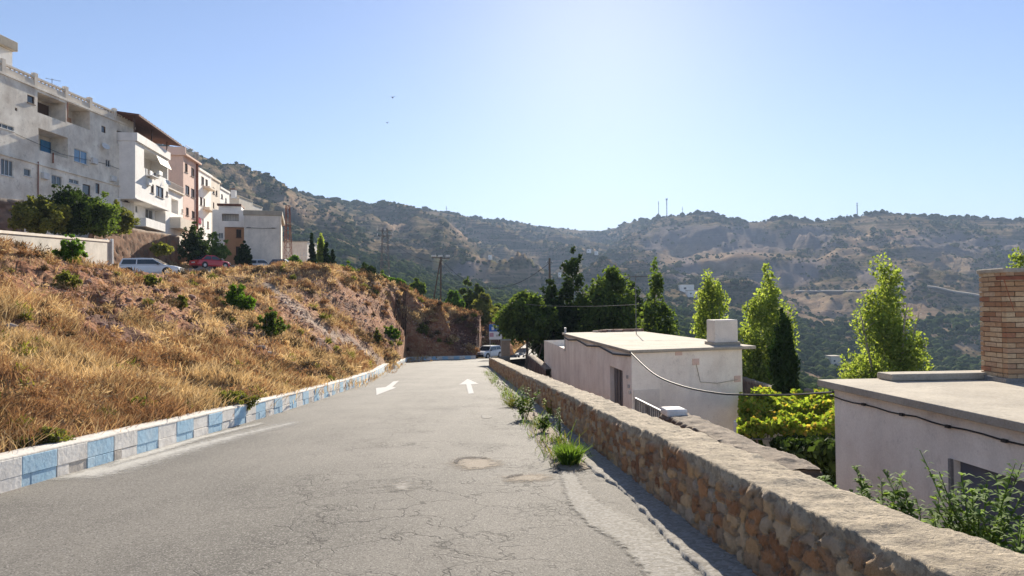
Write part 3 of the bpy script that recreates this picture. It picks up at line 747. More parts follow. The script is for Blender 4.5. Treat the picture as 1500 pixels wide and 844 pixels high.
# ================================================================== left bank (polar height field)
path = [(-2600, 2.2), (-1200, 3.3)]
path = [( (p[0]/p[1])*F+750, p[1], p[2]) for p in [rp(s, float(kerb_t(s))-.34, .30) for s in (1.3, 2, 3, 4, 6, 8, 10, 13, 16, 20, 25, 30, 36, 42, S_K1)]]
far_path = [P(579, 530, k2a[1]+.5), k2b+np.array([-.3, .3, .3]), (k2b+k2c)/2+np.array([0, .9, .3]), k2c+np.array([0, .5, .3]), P(706, 522, 85), P(735, 521, 89), P(752, 520, 96), P(775, 500, 110)]
path += [((p[0]/p[1])*F+750, p[1], p[2]) for p in far_path]
pa = np.array(path); D0 = lambda px: np.interp(px, pa[:, 0], pa[:, 1]); Z0 = lambda px: np.interp(px, pa[:, 0], pa[:, 2])
ctl = [(a[1]*(a[0]-750)/F, a[1], a[2]) for a in path]
ctl += [tuple(P(*c)) for c in [
 (-400, 560, 9), (-400, 380, 18), (-400, 330, 28), (-150, 600, 9.5), (-150, 470, 14), (-150, 400, 18), (-150, 345, 25), (-150, 343, 40),
 (0, 590, 10.5), (0, 530, 12.5), (0, 460, 15.5), (0, 410, 19), (0, 359, 26), (0, 352, 36),
 (100, 600, 12), (100, 520, 16), (100, 440, 22.5), (100, 382, 31),
 (200, 570, 14.5), (200, 490, 21), (200, 430, 30), (200, 408, 41), (200, 411, 36), (250, 412, 44), (215, 411, 48), (222, 407, 54), (330, 405, 64), (285, 408, 60), (350, 401, 70),
 (300, 545, 19), (300, 480, 27), (300, 430, 39), (300, 413, 52), (307, 396, 77),
 (400, 530, 25), (400, 475, 33), (400, 430, 44), (395, 394, 58), (440, 392, 60), (478, 398, 61), (400, 396, 72),
 (470, 530, 30), (470, 460, 42), (500, 520, 34), (500, 478, 46), (500, 440, 56), (515, 419, 64), (560, 423, 71), (600, 427, 78), (645, 437, 76),
 (555, 520, 48), (560, 505, 53), (560, 478, 61), (560, 445, 67), (580, 503, 63.5), (580, 472, 68), (580, 440, 73),
 (600, 515, 71.5), (600, 480, 73), (600, 455, 75.5), (645, 508, 77.6), (645, 480, 78.4), (648, 462, 79.5), (655, 452, 83),
 (695, 508, 78.3), (697, 485, 78.8), (700, 465, 79.6), (706, 466, 84), (715, 462, 95), (735, 490, 90.5), (740, 470, 94),
 (357, 390, 95), (413, 389, 95), (450, 392, 90), (480, 425, 90), (560, 440, 90), (650, 465, 95), (620, 480, 115), (450, 420, 120), (350, 380, 115)]]
ctl += [(-36, 60, 2.4), (-39, 70, 3.4), (-37, 80, 3.9), (-34, 50, 2.2), (-30, 36, 2.3), (-40, 40, 3), (-48, 66, 6), (-60, 60, 9), (-47, 90, 5.5), (-60, 95, 9), (-60, 40, 8), (-40, 20, 4), (-70, 20, 8), (-44, 60, 4.2), (-42, 95, 4.9), (-45, 110, 5.6), (-38, 110, 5), (-75, 110, 12)]
ctl = np.array(ctl)
def kern(A, B): return np.sqrt(((A[:, None]-B[None])**2).sum(-1)+.05)
K = kern(ctl[:, :2], ctl[:, :2]); n_ = len(ctl)
Am = np.zeros((n_+3, n_+3)); Am[:n_, :n_] = K-np.eye(n_)*.15; Am[:n_, n_] = 1; Am[:n_, n_+1:] = ctl[:, :2]; Am[n_, :n_] = 1; Am[n_+1:, :n_] = ctl[:, :2].T
sol = np.linalg.solve(Am, np.concatenate([ctl[:, 2], [0, 0, 0]]))
def bank_base(X, Y):
    X = np.asarray(X, float); Y = np.asarray(Y, float); sh = X.shape
    Q = np.stack([X.ravel(), Y.ravel()], -1); out = np.zeros(len(Q))
    for i in range(0, len(Q), 20000):
        q = Q[i:i+20000]; out[i:i+20000] = kern(q, ctl[:, :2])@sol[:n_]+sol[n_]+q@sol[n_+1:]
    return out.reshape(sh)
def pave_mask(X, Y):                         # the level parking track the cars stand on
    pl = [(-33, 40), (-30.5, 54), (-33, 66), (-34.5, 77), (-33, 88), (-31, 100)]
    d = np.full(np.shape(X), 99.)
    for a, b in zip(pl[:-1], pl[1:]):
        a = np.array(a, float); b = np.array(b, float); u = b-a; t = np.clip(((X-a[0])*u[0]+(Y-a[1])*u[1])/(u@u), 0, 1)
        d = np.minimum(d, np.hypot(X-a[0]-u[0]*t, Y-a[1]-u[1]*t))
    return 1-smooth(3.4, 5.0, d)
def bank_z(X, Y, px=None):
    b = bank_base(X, Y); a = (X/Y)*F+750; e = Y-D0(a)
    ampn = smooth(.1, 2.5, e)*(1-pave_mask(X, Y))
    steep = np.clip(smooth(380, 620, a)*smooth(35, 60, Y), 0, 1)
    n = (fbm(X/3.2, Y/3.2, 4, 61)-.5)*1.1+(fbm(X/.9, Y/.9, 4, 62, True)-.6)*(.42+.3*steep)+(fbm(X/.3, Y/.3, 2, 63)-.5)*.12
    return b+n*ampn*.8
bcols = np.concatenate([np.linspace(-2400, -120, 70)[:-1], np.arange(-120, 775, 2.4)])
NB = 230
q = np.linspace(0, 1, NB)
d0 = D0(bcols); BD = d0[None]+(122-d0[None])*(q[:, None]**1.9)
BX = BD*((bcols-750)/F)[None]; BY = BD
BZ = bank_z(BX, BY)
BZ[0] = Z0(bcols)
# rocky steps in the strata: quantise a little where bare
bpx_, bpy_ = proj(BX, BY, BZ)
wb = (fbm(BX/1.5, BY/1.5, 4, 71)-.5)
def bankmask(px_, py_, wx):
    bare = np.zeros_like(px_)
    for b in [(250, 470, 90, 22, 25), (120, 395, 60, 16, 10), (430, 460, 40, 26, 30), (560, 470, 60, 30, 10), (20, 395, 70, 22, 8), (60, 425, 60, 24, 10), (150, 430, 80, 36, 25), (210, 400, 60, 22, 30), (260, 445, 60, 24, 25), (350, 440, 30, 16, 30), (370, 500, 60, 22, 30), (40, 480, 30, 10, 5), (150, 480, 70, 24, 20),
              (520, 445, 70, 26, 20), (600, 440, 60, 18, 5), (600, 500, 60, 30, 0), (660, 500, 60, 40, 0), (450, 440, 30, 14, 30), (520, 500, 40, 12, 30), (720, 495, 60, 50, 0), (470, 495, 50, 14, 30)]:
        bare = np.maximum(bare, blob(px_+wx*70, py_+wx*40, *b))
    dark = np.zeros_like(px_)
    for b in [(150, 468, 46, 18, 25), (185, 492, 25, 12, 10), (60, 462, 30, 8, 5), (335, 478, 20, 12, 30), (690, 500, 36, 44, 0), (470, 505, 26, 7, 25), (520, 450, 20, 6, 10)]:
        dark = np.maximum(dark, blob(px_+wx*50, py_+wx*30, *b)*.8)
    return bare, dark
bare, dark = bankmask(bpx_, bpy_, wb)
BZ = BZ+bare*(1-pave_mask(BX, BY))*(fbm(BX/.55, BY/.55, 4, 91, True)-.55)*.45*smooth(.3, 2, BY-D0(bpx_))
pv = np.maximum(pave_mask(BX, BY), 0)
# the little goat path that comes down to the kerb
gp = [(392, 418), (420, 440), (450, 468), (480, 487), (512, 500), (545, 520), (562, 534)]
dmin = np.full(bpx_.shape, 99.)
for a, b in zip(gp[:-1], gp[1:]):
    a = np.array(a, float); b = np.array(b, float); u = b-a; t_ = np.clip(((bpx_-a[0])*u[0]+(bpy_-a[1])*u[1])/(u@u), 0, 1)
    dmin = np.minimum(dmin, np.hypot(bpx_-a[0]-u[0]*t_, bpy_-a[1]-u[1]*t_)*BY/F)
gpath = (1-smooth(.08, .38, dmin+wb*.5))*.5
struct(nmesh('grass_bank', np.stack([BX, BY, BZ], -1).reshape(-1, 3), grid_faces(NB, len(bcols)), M['bank_soil'], origin=np.zeros(3), smooth_=False,
             attrs={'bare': bare.ravel(), 'dark': dark.ravel(), 'pave': np.maximum(pv, gpath).ravel()}))
def bz(X, Y):
    X = np.atleast_1d(np.asarray(X, float)); Y = np.atleast_1d(np.asarray(Y, float)); a = (X/Y)*F+750
    fr = np.clip((Y-D0(a))/(122-D0(a)), 0, 1)**(1/1.9)*(NB-1); cj = np.interp(a, bcols, np.arange(len(bcols)))
    i0 = np.clip(fr.astype(int), 0, NB-2); j0 = np.clip(cj.astype(int), 0, len(bcols)-2); f = fr-i0; g_ = cj-j0
    return (BZ[i0, j0]*(1-f)+BZ[i0+1, j0]*f)*(1-g_)+(BZ[i0, j0+1]*(1-f)+BZ[i0+1, j0+1]*f)*g_
BPX, BPY = proj(BX, BY, BZ)
def bank_hit(px, py):                        # nearest bank point seen through the pixel
    j = int(np.clip(np.searchsorted(bcols, px), 1, len(bcols)-1)); ok = np.where(BPY[:, j] <= py)[0]
    i = ok[0] if len(ok) else NB-1
    return np.array([BX[i, j], BY[i, j], BZ[i, j]])
# ---- dry grass
def blades(name, X, Y, Z, H, W, g, mat, lean=.35, droop=True):
    N = len(X); th = g.uniform(0, 2*math.pi, N); ln = g.normal(0, lean, (N, 2))*H[:, None]
    sd = np.stack([np.cos(th), np.sin(th), np.zeros(N)], -1)*W[:, None]
    b = np.stack([X, Y, Z-.03], -1); m_ = b+np.stack([ln[:, 0]*.4, ln[:, 1]*.4, H*.6], -1); t_ = b+np.stack([ln[:, 0], ln[:, 1], H], -1)
    V = np.stack([b-sd*.6, b+sd*.6, m_+sd, m_-sd, t_+sd*.5, t_-sd*.5], 1).reshape(-1, 3)
    k = (np.arange(N)*6)[:, None]
    Fc = np.concatenate([k+np.array([0, 1, 2, 3]), k+np.array([3, 2, 4, 5])])
    return nmesh(name, V, Fc, mat, origin=np.zeros(3))
def grass_layer(name, N, mat, seed, hmul=1.0, wmul=1.0, region=None, lean=.35, bunch=.9, bare_keep=.06):
    g = np.random.default_rng(seed)
    a = g.uniform(-160, 772, N); d_0 = D0(a); e = g.random(N)**1.5
    D = d_0+.15+e*(104-d_0); 
    nb = 14; cc = N//nb                        # bunches of blades
    a = np.repeat(a[:cc], nb); D = np.repeat(D[:cc], nb)
    X = D*(a-750)/F; sp = .05+.0045*D*bunch
    X = X+g.normal(0, 1, len(X))*sp*1.6; Y = D+g.normal(0, 1, len(X))*sp*1.6
    X, Y = X, np.maximum(Y, D0((X/Y)*F+750)+.05)
    Z = bz(X, Y); px_, py_ = proj(X, Y, Z)
    wx = fbm(X/1.5, Y/1.5, 4, 71)-.5
    br, dk = bankmask(px_, py_, wx)
    dens = (1-br*(1-bare_keep))*(1-.8*dk)*(1-pave_mask(X, Y))*smooth(.30, .48, fbm(X/2.2, Y/2.2, 3, seed))
    dd = np.full(X.shape, 99.)
    for p, q_ in zip(gp[:-1], gp[1:]):
        p = np.array(p, float); q_ = np.array(q_, float); u = q_-p; t_ = np.clip(((px_-p[0])*u[0]+(py_-p[1])*u[1])/(u@u), 0, 1)
        dd = np.minimum(dd, np.hypot(px_-p[0]-u[0]*t_, py_-p[1]-u[1]*t_)*Y/F)
    dens = dens*smooth(.05, .4, dd)
    if region is not None: dens = dens*region(px_, py_, X, Y)
    k = g.random(len(X)) < dens; X, Y, Z = X[k], Y[k], Z[k]
    hn = .35+.9*smooth(.3, .7, fbm(X/1.8, Y/1.8, 3, seed+1))
    H = g.uniform(.18, .62, len(X))*hn*hmul; W = (.0035+.00055*Y)*wmul*g.uniform(.6, 1.3, len(X))
    o = blades(name, X, Y, Z, H, W, g, M[mat], lean); o['kind'] = 'stuff'; return o
lo_l = lambda px, py, X, Y: np.clip(blob(px, py, 90, 540, 330, 120, 0, .6)+.30+blob(px, py, 60, 375, 150, 26, 3)+blob(px, py, 400, 560, 160, 60), 0, 1)
gold_far = lambda px, py, X, Y: np.clip(.5*smooth(300, 420, px)+blob(px, py, 650, 470, 70, 14)*1.0+.2, 0, 1)
grass_layer('dry_grass', 420000, 'dry_straw', 101, .52, .62, lo_l, lean=.5)
grass_layer('dry_grass', 380000, 'dry_rust', 102, .5, .65, lean=.55, region= lambda px, py, X, Y: .35+.65*smooth(.42, .6, fbm(X/3, Y/3, 3, 7)))
grass_layer('dry_grass', 140000, 'dry_straw', 103, .5, .8, gold_far, lean=.5)
grass_layer('dark_weeds', 90000, 'dry_dark', 104, .45, .8, lambda px, py, X, Y: smooth(.52, .68, fbm(X/2.4, Y/2.4, 3, 17)), bare_keep=.4)
grass_layer('green_weeds', 60000, 'grass_olive', 105, .38, 1.0, lambda px, py, X, Y: np.clip(blob(px, py, 330, 590, 160, 45, -15)+blob(px, py, 90, 650, 160, 60, -5)*.7+blob(px, py, 60, 380, 90, 16)*.8+.10, 0, 1)*smooth(.45, .6, fbm(X/1.5, Y/1.5, 3, 27)))
# low dry brush: small twiggy clumps of dead weeds
def brush(name, N, mat, seed, n=110, rr=(.12, .34)):
    g = np.random.default_rng(seed); a = g.uniform(-120, 740, N); D = D0(a)+.3+g.random(N)**1.4*(90-D0(a)); X = D*(a-750)/F; Z = bz(X, D)
    qx, qy = proj(X, D, Z); dd = np.full(X.shape, 99.)
    for p, q_ in zip(gp[:-1], gp[1:]):
        p = np.array(p, float); q_ = np.array(q_, float); u = q_-p; t_ = np.clip(((qx-p[0])*u[0]+(qy-p[1])*u[1])/(u@u), 0, 1); dd = np.minimum(dd, np.hypot(qx-p[0]-u[0]*t_, qy-p[1]-u[1]*t_)*D/F)
    brm = bankmask(qx, qy, fbm(X/1.5, D/1.5, 4, 71)-.5)[0]
    k = (dd > .4) & (g.random(N) > brm*.75) & (pave_mask(X, D) < .2) & (g.random(N) < smooth(.38, .55, fbm(X/2.5, D/2.5, 3, seed))); X, D, Z = X[k], D[k], Z[k]; R_ = g.uniform(*rr, len(X))*(1+D*.012)
    v = g.normal(0, 1, (len(X), n, 3)); v /= np.linalg.norm(v, axis=2)[..., None]; v[..., 2] = np.abs(v[..., 2])*1.1; v *= g.random((len(X), n, 1))**.5
    C = (np.stack([X, D, Z], -1)[:, None]+v*R_[:, None, None]).reshape(-1, 3); N2 = len(C)
    d = v.reshape(-1, 3)+g.normal(0, .5, (N2, 3)); d /= np.linalg.norm(d, axis=1)[:, None]; sd = np.cross(d, g.normal(0, 1, (N2, 3))); sd /= np.linalg.norm(sd, axis=1)[:, None]
    L = (.03+.0022*C[:, 1])[:, None]*g.uniform(.6, 1.5, (N2, 1)); V = np.stack([C-d*L, C+sd*L*.18, C+d*L, C-sd*L*.18], 1).reshape(-1, 3)
    nmesh(name, V, (np.arange(N2)*4)[:, None]+np.arange(4), M[mat], origin=np.zeros(3))['kind'] = 'stuff'
brush('dry_brush', 1100, 'dry_dark', 501); brush('dry_brush', 1300, 'dry_rust', 502); brush('dry_brush', 1000, 'dry_straw', 503); brush('green_weeds', 500, 'grass_olive', 504, rr=(.1, .25))
# ---- loose stones on the bank and along the verge
def stones(name, X, Y, Z, rad, g, mat):
    N = len(X); s = rad
    V = ico[None]*g.uniform(.6, 1.25, (N, 12, 1)); V = V*s[:, None, None]*np.stack([g.uniform(.8, 1.5, N), g.uniform(.7, 1.1, N), g.uniform(.4, .8, N)], -1)[:, None]
    V += np.stack([X, Y, Z+s*.12], -1)[:, None]
    icf2 = np.concatenate([icf, [(11, 7, 6), (11, 8, 7), (11, 9, 8), (11, 10, 9), (11, 6, 10)]])
    Fc = (icf2[None]+(np.arange(N)*12)[:, None, None]).reshape(-1, 3)
    return nmesh(name, V.reshape(-1, 3), Fc, mat, origin=np.zeros(3))
t = NT('rubble')
isl = t.n('ShaderNodeNewGeometry').outputs['Random Per Island']
c = t.ramp(isl, [(0, (.17, .08, .06)), (.5, (.32, .19, .14)), (.85, (.38, .25, .18)), (1, (.46, .38, .31))]); t.bump(t.noise(20, 4), .4, .02); M['rubble'] = t.done(c, .95)
g = np.random.default_rng(55)
a = g.uniform(-60, 720, 26000); D = D0(a)+.2+g.random(26000)**1.3*(85-D0(a)); X = D*(a-750)/F; Z = bz(X, D); px_, py_ = proj(X, D, Z)
br, dk = bankmask(px_, py_, fbm(X/1.5, D/1.5, 4, 71)-.5)
k = g.random(len(X)) < (br*.9+.06)*(1-pave_mask(X, D))*smooth(.4, .6, fbm(X/1.2, D/1.2, 3, 77))
X, D, Z = X[k], D[k], Z[k]
stones('rubble_stones', X, D, Z, np.exp(g.normal(-3.15, .45, len(X)))*(1+D*.012), g, M['rubble'])['kind'] = 'stuff'
# verge litter
L = []
for i in range(600):
    s = math.exp(random.uniform(math.log(6), math.log(40))); tt = random.gauss(1.5, .13) if random.random() < .6 else random.uniform(1.2, 1.9)
    L.append((s, tt))
L = [(s, t_) for s, t_ in L if 9.6 < s < 34]
pts = np.array([rp(s, t_, .02) for s, t_ in L])
stones('gravel', pts[:, 0], pts[:, 1], pts[:, 2], np.exp(g.normal(-4.3, .45, len(pts)))*1.0, g, M['dirt_beige'])['kind'] = 'stuff'

# mixed weeds along the broken verge
g = np.random.default_rng(66); N = 3200; s_ = np.exp(g.uniform(math.log(8.8), math.log(40), N)); t_ = 1.45+g.normal(0, .16, N)
k = (g.random(N) < smooth(.42, .6, fbm(s_*1.3, t_*3, 3, 66))*smooth(8.8, 10, s_)) & (t_ < 1.9) & (t_ > 1.05); s_, t_ = s_[k], t_[k]; n_1 = len(s_)
X = s_*dh[0]+t_*rh[0]; Y = s_*dh[1]+t_*rh[1]; Z = road_z(X, Y)+.03; H = g.uniform(.03, .16, n_1)*(1+(g.random(n_1) < .08)*1.6); h2 = n_1//2
blades('verge_grass', X[:h2], Y[:h2], Z[:h2], H[:h2], np.full(h2, .006), g, M['grass_olive'], .5)['kind'] = 'stuff'
blades('verge_grass', X[h2:], Y[h2:], Z[h2:], H[h2:], np.full(n_1-h2, .006), g, M['leaf_weed'], .5)['kind'] = 'stuff'
# ================================================================== buildings
def fac_dir(vx):                             # horizontal direction whose vanishing point is at column vx
    d = ray(vx, 445); return unit([d[0], d[1], 0])
class Facade:
    """vertical plane through O with horizontal direction u (to the right in the picture)"""
    def __init__(s, O, u):
        s.O = np.array(O, float); s.u = unit(u); s.n = np.array([s.u[1], -s.u[0], 0])
        if s.n@(-s.O) < 0: s.n = -s.n
    def hit(s, px, py):
        p = plane_hit(px, py, s.O, s.n); return (p-s.O)@s.u, p[2]
    def rect(s, x0, x1, y0, y1):
        u_, z1 = s.hit(x0, y0); _, z0 = s.hit(x0, y1); v_, _ = s.hit(x1, y1); return (u_, v_, min(z0, z1), max(z0, z1))
    def pt(s, u, z, off=0): return np.array([*(s.O+s.u*u+s.n*off)[:2], z])
def holes_wall(mb, fc, u0_, u1_, z0, z1, holes, depth=.25, m=0, off=0, back_m=None, top=None):
    us = sorted({u0_, u1_, *[min(max(h[0], u0_), u1_) for h in holes], *[min(max(h[1], u0_), u1_) for h in holes]})
    zs = sorted({z0, z1, *[min(max(h[2], z0), z1) for h in holes], *[min(max(h[3], z0), z1) for h in holes]})
    for a, b in zip(us[:-1], us[1:]):
        for c, d in zip(zs[:-1], zs[1:]):
            uc, zc = (a+b)/2, (c+d)/2
            if any(h[0] < uc < h[1] and h[2] < zc < h[3] for h in holes): continue
            mb.quad(fc.pt(a, c, off), fc.pt(b, c, off), fc.pt(b, d, off), fc.pt(a, d, off), m)
    for h in holes:
        a, b, c, d = h[:4]; dp = h[4] if len(h) > 4 else depth
        o, i = off, off-dp
        mb.quad(fc.pt(a, c, o), fc.pt(a, c, i), fc.pt(a, d, i), fc.pt(a, d, o), m)
        mb.quad(fc.pt(b, c, i), fc.pt(b, c, o), fc.pt(b, d, o), fc.pt(b, d, i), m)
        mb.quad(fc.pt(a, c, i), fc.pt(b, c, i), fc.pt(b, c, o), fc.pt(a, c, o), m)
        mb.quad(fc.pt(a, d, o), fc.pt(b, d, o), fc.pt(b, d, i), fc.pt(a, d, i), m)
        mb.quad(fc.pt(a, c, i), fc.pt(b, c, i), fc.pt(b, d, i), fc.pt(a, d, i), m if back_m is None else back_m)
def fbox(mb, fc, u0_, u1_, z0, z1, o0, o1, m=0):
    c = (fc.pt(u0_, z0, o0)+fc.pt(u1_, z1, o1))/2
    mb.box(c, abs(u1_-u0_)/2, abs(o1-o0)/2, abs(z1-z0)/2, fc.u, fc.n, (0, 0, 1), m)
def window(root, fc, r, off=-.12, glass='glass_dark', frame='frame_white', mull=1, name='window', sill=True, fw_=.06):
    a, b, c, d = r[:4]; mb = MB()
    fbox(mb, fc, a+.004, a+fw_, c+.004, d-.004, off, off+.05); fbox(mb, fc, b-fw_, b-.004, c+.004, d-.004, off, off+.05)
    fbox(mb, fc, a+fw_, b-fw_, c+.004, c+fw_, off, off+.05); fbox(mb, fc, a+fw_, b-fw_, d-fw_, d-.004, off, off+.05)
    for k in range(mull):
        u = a+(b-a)*(k+1)/(mull+1); fbox(mb, fc, u-fw_/2, u+fw_/2, c+fw_, d-fw_, off, off+.045)
    if sill: fbox(mb, fc, a-.06, b+.06, c-.07, c-.004, .003, .10)
    w_ = obj(name, mb, M[frame], root)
    mb = MB(); fbox(mb, fc, a+.01, b-.01, c+.01, d-.01, off-.03, off-.01); obj('pane', mb, M[glass], w_)
    return w_
def shutter(root, fc, r, mat='frame_brown', off=-.14, name='shutter', slats=True):
    a, b, c, d = r[:4]; mb = MB(); fbox(mb, fc, a+.004, b-.004, c+.004, d-.004, off-.04, off)
    if slats:
        n = int((d-c)/.12)
        for k in range(n): fbox(mb, fc, a+.03, b-.03, c+.06+k*.12, c+.12+k*.12, off, off+.018)
    return obj(name, mb, M[mat], root)
def body(mb, fc, u0_, u1_, z0, z1, depth, m=0, roof_m=None):
    """side and back walls plus roof behind the facade"""
    A, B, C_, D_ = [fc.pt(u, z0, o) for u, o in ((u0_, 0), (u1_, 0), (u1_, -depth), (u0_, -depth))]; up = np.array([0, 0, z1-z0])
    mb.quad(B, C_, C_+up, B+up, m); mb.quad(C_, D_, D_+up, C_+up, m); mb.quad(D_, A, A+up, D_+up, m)
    mb.quad(A+up, B+up, C_+up, D_+up, m if roof_m is None else roof_m)
def balustrade(name, root, fc, u0_, u1_, z0, z1, off, mat='steel', step=.14):
    mb = MB(); fbox(mb, fc, u0_, u1_, z1-.04, z1, off-.02, off+.02); fbox(mb, fc, u0_, u1_, z0+.03, z0+.06, off-.015, off+.015)
    n = int((u1_-u0_)/step)
    for k in range(n+1): u = u0_+.01+(u1_-u0_-.02)*k/max(n, 1); fbox(mb, fc, u-.01, u+.01, z0, z1-.04, off-.01, off+.01)
    return obj(name, mb, M[mat], root)
def antenna(name, loc, h, label, group=None, yaw=0, arms=5, mast=.03):
    t_ = thing(name, loc, label, 'antenna', group); mb = MB(); p = np.array(loc, float); mb.tube([p, p+[0, 0, h]], mast, 5); obj('mast', mb, M['steel'], t_)
    mb = MB(); c, s = math.cos(yaw), math.sin(yaw); b = p+np.array([0, 0, h-.1]); mb.tube([b-np.array([c, s, 0])*.55, b+np.array([c, s, 0])*.75], .02, 4)
    for k in range(arms):
        q_ = b+np.array([c, s, 0])*(-.5+k*1.15/(arms-1)); mb.tube([q_-np.array([-s, c, 0])*.32, q_+np.array([-s, c, 0])*.32], .012, 4)
    obj('receiver', mb, M['steel'], t_); return t_

# ---- A: long four-storey block on the left
uA = fac_dir(812); OA = P(0, 290, 63); FA = Facade([OA[0], OA[1], 0], uA)
uR = FA.hit(197, 200)[0]; uL = -16.0
zt = FA.hit(5, 110)[1]; zp = FA.hit(5, 89)[1]; zb = FA.hit(0, 291)[1]-.2
A = thing('apartment_block', FA.pt(0, zb-3), 'long weathered cream four storey apartment block with open loggias at the left edge', 'building')
loggias = [(55, 96.3, 134.5, 164.5), (98.5, 131.5, 150, 178.5), (171, 189.5, 190.5, 210), (56.4, 99.5, 187.5, 219.8)]
wins = [(40, 50.6, 138.2, 149.5, 'glass_dark', 'frame_brown', 0), (148.5, 155, 183.6, 193.3, 'glass_dark', 'frame_brown', 0), (-14, 21, 175, 182, 'glass_dark', 'frame_white', 3),
        (108.6, 128.3, 216.8, 236, 'glass_blue', 'frame_white', 1), (154.8, 162, 233, 243.5, 'glass_dark', 'frame_white', 1), (176, 193, 240.5, 257.5, 'glass_blue', 'frame_white', 1),
        (1.5, 19.5, 231.5, 255.5, 'glass_dark', 'frame_white', 2), (35, 45.6, 246, 256.8, 'glass_dark', 'frame_white', 0), (75.5, 91, 255.3, 269.5, 'glass_dark', 'frame_white', 1),
        (101, 116, 261, 267.5, 'glass_dark', 'frame_white', 1), (121, 132.5, 269, 284, 'glass_dark', 'frame_brown', 0), (140, 146, 268, 283, 'glass_dark', 'frame_brown', 0), (173.5, 188.5, 278, 293, 'glass_dark', 'frame_brown', 1),
        (-60, -42, 110, 122, 'glass_dark', 'frame_white', 1), (-60, -35, 215, 245, 'glass_dark', 'frame_white', 1), (22, 25.5, 157.5, 162, 'glass_dark', 'frame_brown', 0)]
H = []; WR = []
for l in loggias: H.append((*FA.rect(*l), 1.9))
for w_ in wins: r = FA.rect(*w_[:4]); H.append((*r, .22)); WR.append((r, w_))
mb = MB(); holes_wall(mb, FA, uL, uR, zb-3.5, zt, H); body(mb, FA, uL, uR, zb-3.5, zt, 12)
obj('wall', mb, M['old_plaster'], A)
for r, w_ in WR: window(A, FA, r, glass=w_[4], frame=w_[5], mull=w_[6], sill=(r[1]-r[0]) > .8)
# loggia contents
def inner(rl, px0, px1, py0, py1, kind, dep=1.84):
    F2 = Facade(FA.pt(0, 0, -dep)*np.array([1, 1, 0]), FA.u); return F2, F2.rect(px0, px1, py0, py1)
F2, r = inner(0, 59, 73.5, 204, 222, 0); r = (max(r[0], H[3][0]+.3), r[1], H[3][2]+.01, r[3]); shutter(A, F2, r, 'door_blue', .05, 'door', False)
F2, r = inner(0, 86, 97, 213, 232, 0); r = (r[0], min(r[1], H[3][1]-.2), H[3][2]+.01, r[3]); shutter(A, F2, r, 'dark_interior', .05, 'door', False)
F2, r = inner(0, 58, 75, 145, 162, 0); r = (H[0][0]+.3, r[1], H[0][2]+.01, H[0][3]-.25); shutter(A, F2, r, 'frame_brown', .05, 'shutter')
F2, r = inner(0, 86, 96, 165, 172, 0); r = (r[0], min(r[1], H[0][1]-.15), H[0][2]+.01, H[0][3]-.7); shutter(A, F2, r, 'dark_interior', .05, 'door', False)
r = (H[1][0]+.5, H[1][0]+1.6, H[1][2]+.01, H[1][3]-.7); shutter(A, F2, r, 'garage_grey', .05, 'door', False)
r = (H[1][0]+2.6, H[1][1]-.3, H[1][2]+.01, H[1][2]+1.2); shutter(A, F2, r, 'orange_brick', .05, 'shutter', False)
# cornice, parapet with slot, piers
mb = MB(); fbox(mb, FA, uL, uR, zt, zt+.22, -.3, .12); obj('cornice', mb, M['old_plaster'], A)
piers = [FA.hit(x, 100)[0] for x in (4.5, 52, 97, 132.5, 168.5)]
gap = [uL]+piers+[uR]; ph = zp-zt
mb = MB()
for a, b in zip(gap[:-1], gap[1:]):
    fbox(mb, FA, a+.2, b-.2, zt+.22, zt+ph*.58, -.2, .02); fbox(mb, FA, a+.2, b-.2, zt+ph*.72, zt+ph*.86, -.2, .06)
    n = max(2, int((b-a)/.5))
    for k in range(n): u = a+.35+(b-a-.7)*k/(n-1); fbox(mb, FA, u-.06, u+.06, zt+ph*.58, zt+ph*.72, -.14, -.02)
obj('parapet', mb, M['cream_plaster'], A)
for u in piers:
    mb = MB(); fbox(mb, FA, u-.22, u+.22, zt+.22, zt+ph+.15, -.28, .1); obj('parapet_pier', mb, M['cream_plaster'], A)
# painted white band at the bottom storey and drain pipes
mb = MB(); u_, z_ = FA.hit(56, 241); u2, z2 = FA.hit(0, 232); fbox(mb, FA, uL, uR, z_-.04, z_+.06, .003, .14); obj('string_course', mb, M['old_plaster'], A)
def fpipe(x, y0, y1, mat, rad=.05):
    u, za = FA.hit(x, y0); _, zc = FA.hit(x, y1); mb = MB(); mb.tube([FA.pt(u, zc, .1), FA.pt(u, za, .1)], rad, 6); obj('drain_pipe', mb, M[mat], A)
fpipe(54.5, 237, 286, 'rust'); fpipe(97.8, 150, 178, 'rust'); fpipe(197-1.5, 215, 290, 'cream_plaster', .1); fpipe(76.5, 224, 239, 'rust', .06)
# penthouse
FP = Facade(FA.pt(0, 0, -3)*np.array([1, 1, 0]), FA.u); ur, zz = FP.hit(18, 97); _, z1 = FP.hit(18, 76)
mb = MB(); fbox(mb, FP, uL-2, ur, zt+.01, z1, -5, 0); obj('penthouse', mb, M['white_plaster'], A)
mb = MB(); fbox(mb, FP, uL-2, ur+.1, z1+.004, z1+.9, -5, .5); obj('penthouse_roof', mb, M['roof_cement'], A, bevel=.05)
p_ = FP.pt(FP.hit(1, 60)[0], z1+.9, -1); antenna('aerial', p_, P(1, 38, p_[1])[2]-p_[2]+1.1, 'double television aerial on the flat roof at the far top left', 'roof aerials', .3, 7)
p_ = FA.pt(FA.hit(93, 130)[0], zt+.2, -1.2); antenna('roof_mast', p_, P(93, 115, p_[1])[2]-p_[2], 'thin bare mast above the parapet of the long cream block', None, .8, 3)
p_ = FA.pt(FA.hit(131, 145)[0], zt+.2, -1.2); antenna('roof_mast', p_, 1.4, 'very short mast beside a parapet pier of the long cream block', None, .8, 3)

